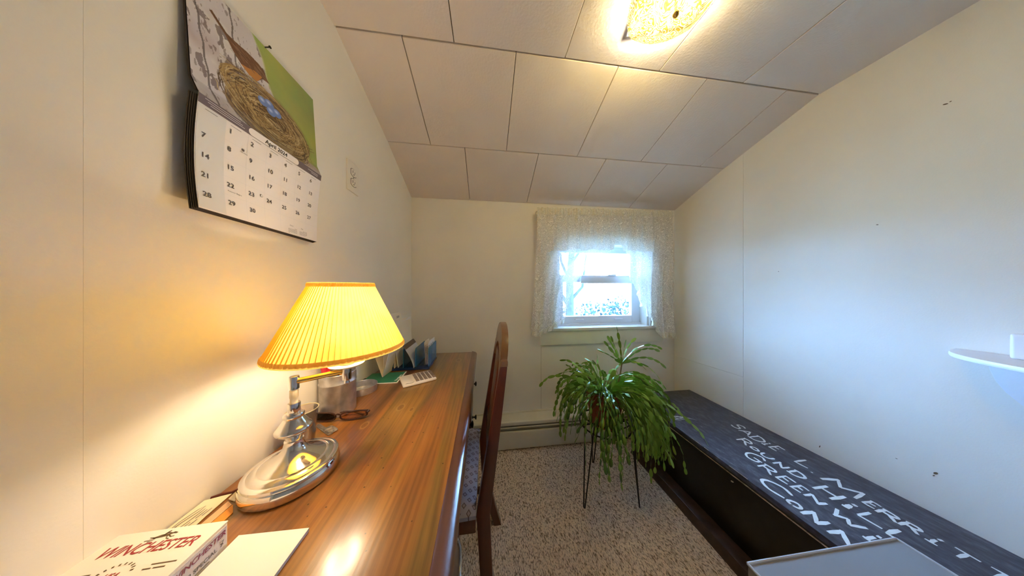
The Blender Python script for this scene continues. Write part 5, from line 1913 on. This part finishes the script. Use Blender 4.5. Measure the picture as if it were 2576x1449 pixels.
def add_chain(p, d, n_, L0, droop, width=1.0, curl=0.0, wander=.24, taper=.97):
    p, d = Vector(p), Vector(d).normalized()
    roll = prng.uniform(0, math.pi)
    zstop = prng.uniform(.26, .44) - .08 * max(0, d.x)
    for k in range(n_):
        L_ = L0 * prng.uniform(.8, 1.1) * (taper ** k)
        d = (d + Vector((prng.gauss(0, wander), prng.gauss(0, wander), prng.gauss(0, wander * .7))) * .6 + Vector((0, 0, -droop * (1 + .22 * k)))).normalized()
        if p.z + d.z * L_ < zstop:
            break
        x, y = p.x + d.x * L_, p.y + d.y * L_
        if y > 1.44 and p.z < 1.2:
            d.y = -abs(d.y) * .3
            d.normalize()
        if p.x > 1.06 and p.z + d.z * L_ < ZT + .03:
            break
        if abs(x - 1.05) < .05 and p.z < ZT + .03:
            d.x = -abs(d.x) * .4
            d.normalize()
        side = d.cross(Vector((math.cos(roll), math.sin(roll), .2)))
        if side.length < .1:
            side = d.cross(Vector((0, 1, 0)))
        side.normalize()
        nor = d.cross(side)
        w = width * prng.uniform(.38, .56)
        if prng.random() < .12:
            w *= .35
        mtx = Matrix(((side.x * L_ * w, nor.x * L_ * w, d.x * L_, p.x), (side.y * L_ * w, nor.y * L_ * w, d.y * L_, p.y), (side.z * L_ * w, nor.z * L_ * w, d.z * L_, p.z), (0, 0, 0, 1)))
        segs.append(mtx)
        p = p + d * L_ * .95
        roll += prng.gauss(0, .5)
        if prng.random() < .10 and k > 1 and n_ - k > 2:
            segs_len = n_ - k - 2
            add_branch.append((p.copy(), (d + Vector((prng.gauss(0, .5), prng.gauss(0, .5), .3))).normalized(), segs_len, L0, droop))


add_branch = []
# outward arching, drooping stems; reach is larger on the far (chest) side
for k in range(185):
    a = prng.uniform(0, 2 * math.pi)
    ca, sa = math.cos(a), math.sin(a)
    r0 = prng.uniform(.0, .09)
    east = max(0, ca)
    el = prng.uniform(.15, 1.1)
    d = (ca * math.cos(el) * (1.0 + .25 * east), sa * math.cos(el) * .9, math.sin(el))
    n_ = prng.randint(6, 10) + int(4 * east * prng.random())
    add_chain((PX + r0 * ca, PY + r0 * sa, SOILZ + .005), d, n_, prng.uniform(.041, .053), prng.uniform(.15, .30) - .06 * east)
# denser curtain of stems on the chest side and towards the viewer
for k in range(105):
    a = prng.uniform(-1.9, .55)
    ca, sa = math.cos(a), math.sin(a)
    el = prng.uniform(.1, .8)
    add_chain((PX + .06 * ca, PY + .06 * sa, SOILZ + .01), (ca * (1.15 + .45 * prng.random()), sa * .8, math.sin(el)), prng.randint(10, 16), prng.uniform(.041, .053), prng.uniform(.14, .27))
# a few long thin ones on the window side of the stand
for a in (2.7, 2.95, 3.2, 3.5, 3.7, 3.9, 4.1):
    add_chain((PX + .08 * math.cos(a), PY + .08 * math.sin(a), SOILZ), (math.cos(a), math.sin(a) * .6, .7), prng.randint(9, 12), .048, .27, .85)
for b in add_branch[:60]:
    add_chain(b[0], b[1], max(2, b[2]), b[3] * .9, b[4])
# upright shoot with a fan of young stems
ux0 = (PX + .055, PY - .02, SOILZ)
stem = MB().tube([ux0, (PX + .075, PY - .03, SOILZ + .085), (PX + .085, PY - .035, SOILZ + .170)], [.006, .005, .0035], 8)
fork = Vector((PX + .085, PY - .035, SOILZ + .165))
for (d, n_, dr_) in [((-.35, 0, 1), 4, .0), ((-.15, .1, 1), 5, .02), ((-.7, -.1, .8), 4, .02), ((-.9, 0, .7), 4, .03), ((.05, -.1, 1), 3, .05), ((.8, 0, .75), 6, .13), ((.9, -.2, .6), 6, .15), ((.6, .1, .9), 7, .14), ((-.5, .2, .9), 4, .02), ((.2, 0, .9), 4, .25), ((.5, -.3, .4), 6, .3)]:
    add_chain(fork, d, n_, .050, dr_, .8, wander=.08)
part('woody_stem', stem, M['stemw'], pt)
for a in (.3, 2.2, 4.3):
    st_ = MB().tube([(PX + .02 * math.cos(a), PY + .02 * math.sin(a), SOILZ - .01), (PX + .05 * math.cos(a), PY + .05 * math.sin(a), SOILZ + .04), (PX + .11 * math.cos(a), PY + .11 * math.sin(a), SOILZ + .05)], [.006, .005, .003], 8)
    part('woody_stem', st_, M['stemw'], pt)

# nearest pads as single parts, the rest as one mass
segs.sort(key=lambda m: Vector(m.translation - Vector((0, 0, 1.16))).length)
off = Matrix.Translation(-Vector(WORLD[pt]))
for m in segs[:298]:
    o = bpy.data.objects.new('stem_segment', PAD)
    COL.objects.link(o)
    o.parent = pt
    o.matrix_local = off @ m
rest = MB()
pv = [tuple(v.co) for v in PAD.vertices]
pf = [tuple(p.vertices) for p in PAD.polygons]
for m in segs[298:]:
    rest.add([m @ Vector(v) for v in pv], pf)
ms = part('stem_segments', rest, M['leaf'], pt)
ms['kind'] = 'stuff'
print('segments', len(segs))
